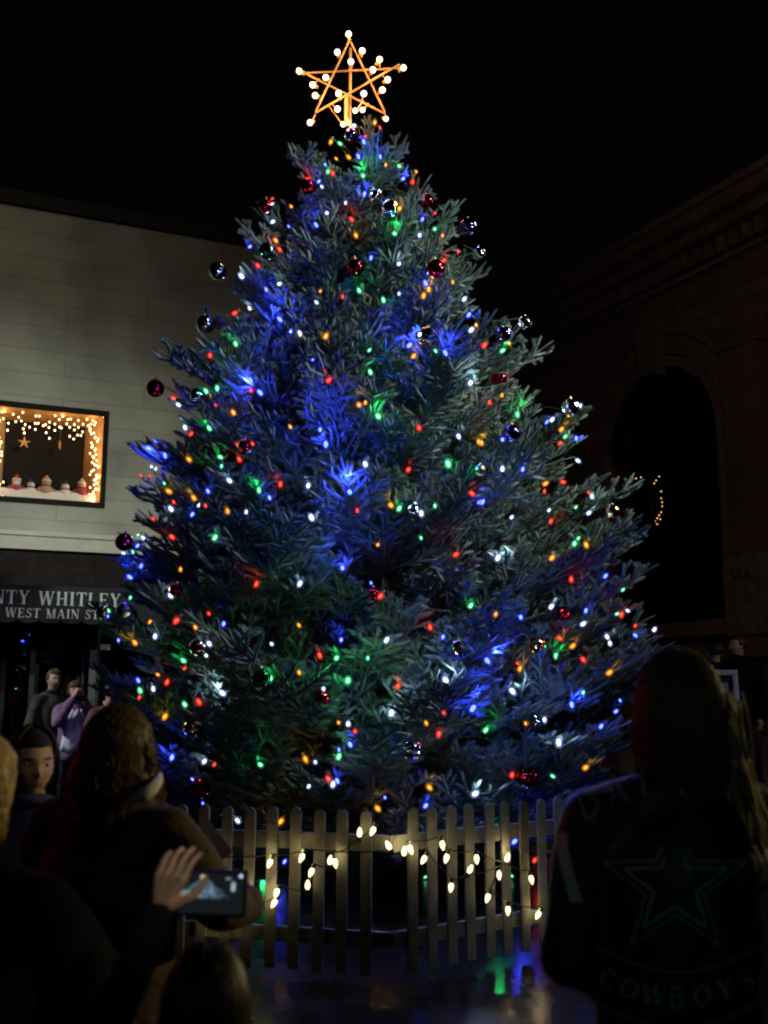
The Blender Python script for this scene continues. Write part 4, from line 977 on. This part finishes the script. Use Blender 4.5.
def hairmat(name, c1, c2):
    m = bpy.data.materials.new(name); m.use_nodes = True; nt = m.node_tree; b = nt.nodes['Principled BSDF']
    g = nt.nodes.new('ShaderNodeNewGeometry'); r = nt.nodes.new('ShaderNodeMix'); r.data_type = 'RGBA'; r.inputs[6].default_value = (*c1,1); r.inputs[7].default_value = (*c2,1)
    nt.links.new(g.outputs['Random Per Island'], r.inputs[0]); nt.links.new(r.outputs[2], b.inputs['Base Color'])
    b.inputs['Roughness'].default_value = .42; b.inputs['Specular IOR Level'].default_value = .4; return m
h_brown = hairmat('brown_hair', (.035,.02,.009), (.20,.125,.045)); h_dark = hairmat('dark_hair', (.014,.010,.008), (.028,.020,.014)); h_blond = hairmat('blond_hair', (.32,.22,.09), (.55,.40,.18)); h_man = hairmat('long_dark_hair', (.015,.011,.008), (.13,.095,.05))
black = mat('black_cloth_jacket', (.007,.008,.009), .95, spec=.06, vary=.3, scale=12, bump=.3, bscale=50); brown = mat('brown_suede', (.11,.080,.055), .9, spec=.1, vary=.3, scale=10, bump=.5, bscale=30)
denim = mat('dark_denim', (.02,.025,.04), .85); navy = mat('navy_satin', (.010,.012,.022), .5, vary=.2, bump=.25, bscale=30)

# --- man in the team jacket, right foreground
mp = at(682, 700, 2.12); mx_, my_ = mp.x, 2.12
pm, hc, Rh, k, A = person((mx_, my_, 0), 1.665, rd(2), 'long haired person in black varsity jacket with star patch, seen from behind', None, navy, denim, h_man,
    {-1: ((-.245,.0,1.08), (-.17,.20,1.00)), 1: ((.245,.0,1.08), (.17,.20,1.00))}, bulk=1.20, headyaw=.12, hs=1.0, face=False,
    hairargs=dict(length=.19, n=2600, wave=.010, puff=1.08, rad=.0018, drop=.0, front_clear=True, seed=3))
lk = MB(); rs = random.Random(5)
for i in range(80):   # loose locks over the right shoulder, side light painted in as paler hair
    x0 = rs.choice((.066,.080,.094)) + rs.gauss(0,.005); y0 = rs.uniform(-.07,.02); w0 = rs.uniform(0,6); Lk = rs.uniform(.24,.36); pts = []
    for t in np.linspace(0, 1, 12):
        pts.append(hc + Vector((x0 + .022*t + .01*sin(w0+t*5), y0 - .05*t - .085*max(0,t-.45), .03 - Lk*t + .012*sin(w0*2+t*7))))
    lk.tube(pts, [.0030]*9+[.0026,.002,.001], 5)
lk.obj('hair_lock', hairmat('lit_lock', (.07,.055,.025), (.36,.28,.12)), pm, True)
# patches laid on the back of the jacket
jk = [c for c in pm.children if c.name.startswith('jacket')][0]
from mathutils.bvhtree import BVHTree
bv = BVHTree.FromPolygons([v.co.copy() for v in jk.data.vertices], [tuple(p.vertices) for p in jk.data.polygons])
def back_pt(px, py, lift):
    """the point of the jacket's back under a given direction, found in the jacket's own space"""
    M = Matrix.Translation((mx_, my_, 0)) @ Matrix.Rotation(rd(2), 4, 'Z'); Mi = M.inverted()
    o_ = Mi @ Vector(CAM); d_ = (Mi.to_3x3() @ Vector(ray(px, py))).normalized()
    h = bv.ray_cast(o_, d_)
    return (h[0] + h[1]*lift) if h[0] is not None else None
def patch_stroke(mb, a, b, wpx, lift, mi=0):
    a = Vector(a); b = Vector(b); d = (b-a); n_ = max(1, int(d.length/6)); nn = Vector((-d.y, d.x)).normalized()*wpx/2
    for i in range(n_):
        p, q = a + d*i/n_, a + d*(i+1)/n_; c = [back_pt(p.x-nn.x, p.y-nn.y, lift), back_pt(q.x-nn.x, q.y-nn.y, lift), back_pt(q.x+nn.x, q.y+nn.y, lift), back_pt(p.x+nn.x, p.y+nn.y, lift)]
        if all(x is not None for x in c): mb.add(c, [(0,1,2,3)], mi)
teal = mat('teal_chenille', (.20,.42,.40), .8); greyp = mat('grey_applique', (.22,.32,.31), .8)
def starpts(cx, cy, r, ri, sy_=1.0):
    return [(cx + (r if j % 2 == 0 else ri)*sin(j*pi/5), cy - (r if j % 2 == 0 else ri)*cos(j*pi/5)*sy_) for j in range(10)]
mb = MB()
for (r, ri, wd, mi, lf) in ((74,29,1.8,1,.006),(52,21,2.4,0,.007)):
    sp = starpts(675, 885, r, ri, 1.0)
    for j in range(10):
        a, b = Vector(sp[j]), Vector(sp[(j+1)%10])
        if j == 0: a = b.lerp(a, .3)      # the top point is lost in the jacket's folds
        if j == 9: b = a.lerp(b, .3)
        patch_stroke(mb, a, b, wd, lf, mi)
mb.obj('star_patch', [teal, greyp], pm)
def arc_text(txt, pos, h, m, nm_, w=1.0, stroke=.8):
    for ch, (cx, cy, rot) in zip(txt, pos):
        mb = MB()
        if ch == 'D': st = [(.1,0,.1,1,.12),(.1,1,.5,.9,.12),(.5,.9,.72,.5,.12),(.72,.5,.5,.1,.12),(.5,.1,.1,0,.12)]; wd = .8
        elif ch == 'B': st = [(.1,0,.1,1,.12),(.1,1,.55,.9,.12),(.55,.9,.5,.55,.12),(.5,.55,.1,.52,.12),(.5,.55,.68,.3,.12),(.68,.3,.5,0,.12),(.5,0,.1,0,.12)]; wd = .8
        else:
            wd, st, _ = GL[ch]; st = arc_strokes(ch) if st == 'arc' else st
        ca, sa = cos(rot), sin(rot)
        for (a, b, c, d, q) in st:
            f = lambda x, y: (cx + ((x-wd/2)*ca*w + (y-.5)*sa)*h, cy + ((x-wd/2)*sa*w - (y-.5)*ca)*h)
            patch_stroke(mb, f(a,b), f(c,d), q*h*stroke, .006)
        if mb.v: mb.obj(nm_, m, pm)
arc_text('DALLAS', [(590,806,-.35),(617,793,-.22),(648,785,-.08),(688,785,.05),(724,792,.2),(757,806,.35)], 24, greyp, 'letter', 1.0, .8)
arc_text('COWBOYS', [(609,978,.30),(631,988,.22),(655,994,.1),(678,996,0),(701,994,-.1),(724,988,-.2),(746,979,-.3)], 20, greyp, 'letter', 1.0, .8)
for off, in ((0,),(56,)):
    mb = MB(); pts = [(596+ (760-596)*t, 945+off + 26*sin(pi*t)) for t in np.linspace(0,1,18)]
    for a, b in zip(pts, pts[1:]): patch_stroke(mb, a, b, 1.6, .006)
    mb.obj('banner_edge', greyp, pm)
# teal and grey stripe down the near sleeve
mb = MB(); e0 = A[-1][0]; shp = Vector((-.172*1.2,0,1.405))*k
for (a, b) in zip([(566,806),(563,825),(564,848),(569,872)], [(563,825),(564,848),(569,872),(577,902)]):
    patch_stroke(mb, a, b, 11, .006)
mb.obj('sleeve_stripe', mat('pale_knit', (.42,.52,.49), .8), pm)

# --- woman with long wavy hair, left foreground
wp_ = at(112, 745, 2.5)
pw_, hc, Rh, k, A = person((wp_.x+.0, 2.5, 0), 1.545, rd(-28), 'person with long wavy brown hair and brown jacket facing the tree', None, brown, denim, h_brown,
    {1: ((.32,.02,1.12), (.24,.24,1.08)), -1: ((-.26,.0,1.12), (-.16,.22,1.0))}, bulk=1.16, shz=1.445, headyaw=-.1, face=False,
    hairargs=dict(length=.20, n=3400, wave=.024, puff=1.06, rad=.0017, drop=.035, front_clear=True, seed=9))
# white hood lining standing at the neck
Miw = (Matrix.Translation(pw_.location) @ Matrix.Rotation(rd(-28), 4, 'Z')).inverted(); mb = MB()
mb.tube([Miw @ at(x, y, Y_) for x, y, Y_ in ((160,775,2.50),(158,781,2.44),(153,788,2.40),(146,794,2.38),(138,798,2.38),(130,801,2.39))], [.006,.012,.015,.016,.014,.008], 10)
mb.obj('white_collar', mat('white_fleece', (.75,.75,.72), .9), pw_, True)
# folded programme in her right hand
o = MB().box(-.028,.028,-.002,.002,-.055,.055).obj('paper_programme', mat('white_paper', (.26,.22,.27), .8)); o.location = at(212, 842, 2.78); o.rotation_euler = (rd(-12), rd(-38), rd(20)); tag(o, "folded white paper held out at the brown jacketed person's right hand", 'paper')

# --- blond person far left
bp_ = at(-8, 770, 2.0)
pb, hc, Rh, k, A = person((bp_.x-.055, 2.02, 0), 1.50, rd(-20), 'blond person in black jacket cut off by the left frame edge', None, black, denim, h_blond,
    {1: ((.28,.06,1.06), (.16,.28,1.02))}, bulk=1.3, headyaw=-.2, face=False, hairargs=dict(length=.10, n=1200, wave=.006, puff=1.04, rad=.0024, seed=4))
# --- girl looking round
gp = at(34, 760, 3.2)
pg, hc, Rh, k, A = person((gp.x, 3.2, 0), 1.47, rd(180), 'dark haired girl whose lit face looks back between the two women', None, mat('blue_coat', (.03,.03,.14), .8), denim, mat('plain_dark_hair', (.018,.012,.009), .6, spec=.3),
    {}, bulk=.9, headyaw=rd(34), headpitch=rd(-3), hs=1.06, vox=.008, hairargs=dict(length=.14, n=1300, wave=.004, puff=1.06, rad=.0022, seed=6))

# --- child holding up the phone, lower left
cp = at(206, 965, 1.52)
Hc = 1.225; kk = Hc/1.75
hand_w = at(166, 897, 1.86); yaw = rd(6)
Mi = (Matrix.Translation((cp.x, 1.52, 0)) @ Matrix.Rotation(yaw, 4, 'Z')).inverted()
wrist = Mi @ at(158, 915, 1.80); wristR = Mi @ at(250, 935, 1.86)
pc, hc, Rh, k, A = person((cp.x, 1.52, 0), Hc, yaw, 'child in front holding up a phone to photograph the tree', None, black, denim, h_dark,
    {-1: (Vector((-.22,.10,.93)), wrist), 1: (Vector((.20,.08,.88)), Vector((.10,.24,.80))), (-1,'d'): Mi.to_3x3() @ (at(176,862,1.83)-at(158,915,1.80)), (-1,'p'): Vector((.45,.9,0))},
    bulk=.95, face=False, vox=.007, hand_s=1.18, hairargs=dict(length=.18, n=1300, wave=.008, puff=1.04, rad=.0018, seed=8))
# phone with the tree on its screen
pc_ = at(212, 893, 1.90); pwid, phei = .125, .080
ph = link('phone', None, loc=pc_); ph.rotation_euler = (rd(-8), rd(2), rd(2)); tag(ph, 'phone held sideways with the lit tree on its screen', 'phone')
bd_ = MB().box(-pwid/2,pwid/2,-.004,.004,-phei/2,phei/2).obj('case', mat('phone_case', (.02,.02,.022), .3), ph); bevel(bd_, .003, 2)
GX, GZ = 72, 50; vs = []; fs = []; cols = []
for j in range(GZ+1):
    for i in range(GX+1): vs.append((-.057+.114*i/GX, -.0046, -phei/2+.006 + (phei-.012)*j/GZ))
rs = random.Random(2)
for j in range(GZ):
    for i in range(GX):
        fs.append((j*(GX+1)+i, j*(GX+1)+i+1, (j+1)*(GX+1)+i+1, (j+1)*(GX+1)+i)); u, v_ = i/GX, j/GZ
        c = (.004,.005,.006)
        half = .36*(1-(v_-.36)/.54)**.85 if .36 < v_ < .90 else 0
        if abs(u-.36) < half*(.55+.75*rs.random()):
            q = max(0, noise.noise(Vector((u*26, v_*22, 0)))+.35)*rs.uniform(.5,1.2); c = (.15*q,.25*q,.33*q)
        if math.hypot((u-.34)*1.3, v_-.88) < .045: c = (.7,.66,.40)
        if .80 < u < .86 and .55 < v_ < .78: c = (.20,.27,.25)
        if .70 < u < .78 and .84 < v_ < .88: c = (.25,.35,.38)
        if u < .16 and .30 < v_ < .55: c = (.10,.13,.11)
        cols += [(*c,1)]*4
me = bpy.data.meshes.new('screen'); me.from_pydata(vs, [], fs); ca = me.color_attributes.new('picture', 'FLOAT_COLOR', 'CORNER'); ca.data.foreach_set('color', np.array(cols, dtype=np.float32).ravel())
sm_ = bpy.data.materials.new('lit_screen'); sm_.use_nodes = True; nt = sm_.node_tree; b = nt.nodes['Principled BSDF']; at_ = nt.nodes.new('ShaderNodeVertexColor'); at_.layer_name = 'picture'
nt.links.new(at_.outputs[0], b.inputs['Emission Color']); b.inputs['Emission Strength'].default_value = 1.9; b.inputs['Base Color'].default_value = (.003,.003,.003,1); b.inputs['Roughness'].default_value = .15; b.inputs['Specular IOR Level'].default_value = .2
me.materials.append(sm_); link('screen', me, ph)
MB().ell((pwid/2-.012,-.0045,phei/2-.010), (.003,.001,.003), 8).obj('status_light', mat('status_led', (.8,.9,1), .3, emit=(.7,.85,1), es=1.2), ph)

# --- bystanders at the shop front
def bystander(px, py, Y, H, yaw, label, cl, hr, arms=None, hy=0, ha=None, grp='bystanders by the shop front', z0=0, bulk=1.05):
    p = at(px, py, Y)
    return person((p.x, Y, z0), H, yaw, label, grp, cl, denim, hr, arms, bulk=bulk, headyaw=hy, vox=.012, hairargs=ha or dict(length=0, n=500, rad=.003, wave=0))
Yb = 12.2
bystander(53, 676, Yb, 1.84, rd(180+55), 'tall short haired person in camouflage sleeved jacket by the shop door', mat('camo_cloth', (.045,.055,.035), .85, vary=.8, scale=9), h_brown, hy=rd(-15))
bw = bystander(75, 684, Yb, 1.70, rd(180+28), 'person in purple jacket and white scarf raising a phone at the shop front', mat('purple_jacket', (.22,.13,.24), .8), h_brown,
    {-1: ((-.20,.20,1.18),(-.05,.30,1.50)), 1: ((.22,.20,1.22),(.07,.30,1.50)), (-1,'d'):(.2,.2,.9), (1,'d'):(-.2,.2,.9), (-1,'p'):(.8,-.5,0), (1,'p'):(-.8,-.5,0)}, ha=dict(length=.06, n=500, rad=.003, wave=0))
bo, hcb, Rb, kb, Ab = bw
mb = MB(); vs = []; 
for i in range(9):
    for j in range(7):
        u = (i/8-.5); x = u*(.13+.25*(j/6)); z = 1.40 - .50*j/6 + .02*sin(i*2.1); y = .185 + .02*sin(i*1.7+j) - .15*u*u + .03*j/6
        vs.append(Vector((x, y, z))*kb)
mb.add(vs, [(i*7+j, i*7+j+1, (i+1)*7+j+1, (i+1)*7+j) for i in range(8) for j in range(6)]); sc_ = mb.obj('scarf', mat('white_scarf', (.78,.78,.86), .8), bo, True); so = sc_.modifiers.new('s', 'SOLIDIFY'); so.thickness = .012
M_ = Matrix.Translation(bo.location) @ Matrix.Rotation(bo.rotation_euler.z, 4, 'Z')
o = MB().box(-.065,.065,-.006,.006,-.034,.034).obj('phone', MATS['phone_case']); o.location = M_ @ (Vector((0,.36,1.545))*kb); o.rotation_euler = (0,0,bo.rotation_euler.z); bevel(o, .004)
MB().ell((.04,.006,.012), (.006,.003,.006), 8).obj('lens', iris, o); tag(o, 'small dark phone raised by the person in the white scarf', 'phone')
bystander(111, 687, Yb-.3, 1.66, rd(180+20), 'person with one hand to the mouth at the right of the shop front trio', mat('maroon_coat', (.14,.05,.06), .8), h_dark,
    {1: ((.24,.16,1.20),(.05,.17,1.40)), (1,'d'):(-.1,.0,1), (1,'p'):(-.3,-.9,0)}, ha=dict(length=.05, n=500, rad=.003, wave=0))
# --- spectators on the steps at the right
zst = .42
def zperson(px, py, Y, z0): return (at(px, py, Y).z - z0)*1.75/1.635
bystander(738, 646, 11.2, zperson(738,646,11.2,zst), rd(180-45), 'person in dark coat standing on the stone steps looking sideways', black, h_dark, hy=rd(-25), grp='spectators on the stone steps', z0=zst)
bystander(715, 650, 11.6, zperson(715,652,11.6,zst), rd(25), 'person in dark cap on the steps, turned away behind the poster board', black, h_dark, grp='spectators on the stone steps', z0=zst, hy=0)

# ------------------------------------------------------------------ poster board at the right
Yp = 5.2
c0 = at(724, 700, Yp); root = link('poster_board', None, loc=(c0.x-.02, Yp, 0), rotz=rd(-14)); tag(root, 'white framed poster board on a stand by the stone steps', 'sign board')
zt_ = at(722,670,Yp).z; zb_2 = at(722,752,Yp).z; hw = .092
whm = mat('white_enamel_frame', (.62,.66,.72), .4)
mb = MB(); mb.box(-hw,hw,-.02,.02,zb_2,zb_2+.05); mb.box(-hw,hw,-.02,.02,zt_-.028,zt_); mb.box(-hw,-hw+.028,-.02,.02,zb_2+.05,zt_-.028); mb.box(hw-.028,hw,-.02,.02,zb_2+.05,zt_-.028); bevel(mb.obj('frame', whm, root), .006)
MB().box(-hw+.028,hw-.028,-.005,.012,zb_2+.05,zt_-.028).obj('backing', mat('dark_poster', (.03,.025,.045), .5), root)
MB().box(-hw+.055,hw-.050,-.010,-.0055,zt_-.17,zt_-.065).obj('notice', mat('pale_notice', (.40,.42,.52), .6), root)
MB().box(-hw+.055,hw-.045,-.010,-.0055,zb_2+.13,zt_-.20).obj('picture', mat('dull_red_print', (.16,.07,.07), .6, vary=.6, scale=14), root)
mb = MB(); 
for j in range(3): mb.box(-hw+.065+.01*j,hw-.062-.012*j,-.0125,-.0105,zt_-.085-.022*j-.008,zt_-.085-.022*j)
mb.obj('print_lines', mat('blue_print', (.05,.05,.22), .6), root)
mb = MB(); mb.box(-.02,.02,-.015,.015,.04,zb_2); mb.obj('post', whm, root); mb = MB(); mb.box(-.16,.16,-.16,.16,0,.04); bevel(mb.obj('base', whm, root), .01)
mb = MB(); mb.ell((hw-.06,-.05,zb_2+.02), (.05,.035,.06), 14); mb.obj('glare_blob', mat('pale_glare', (.5,.55,.6), .2), root, True)  # pale blob shaped as lamp glare at the foot of the board
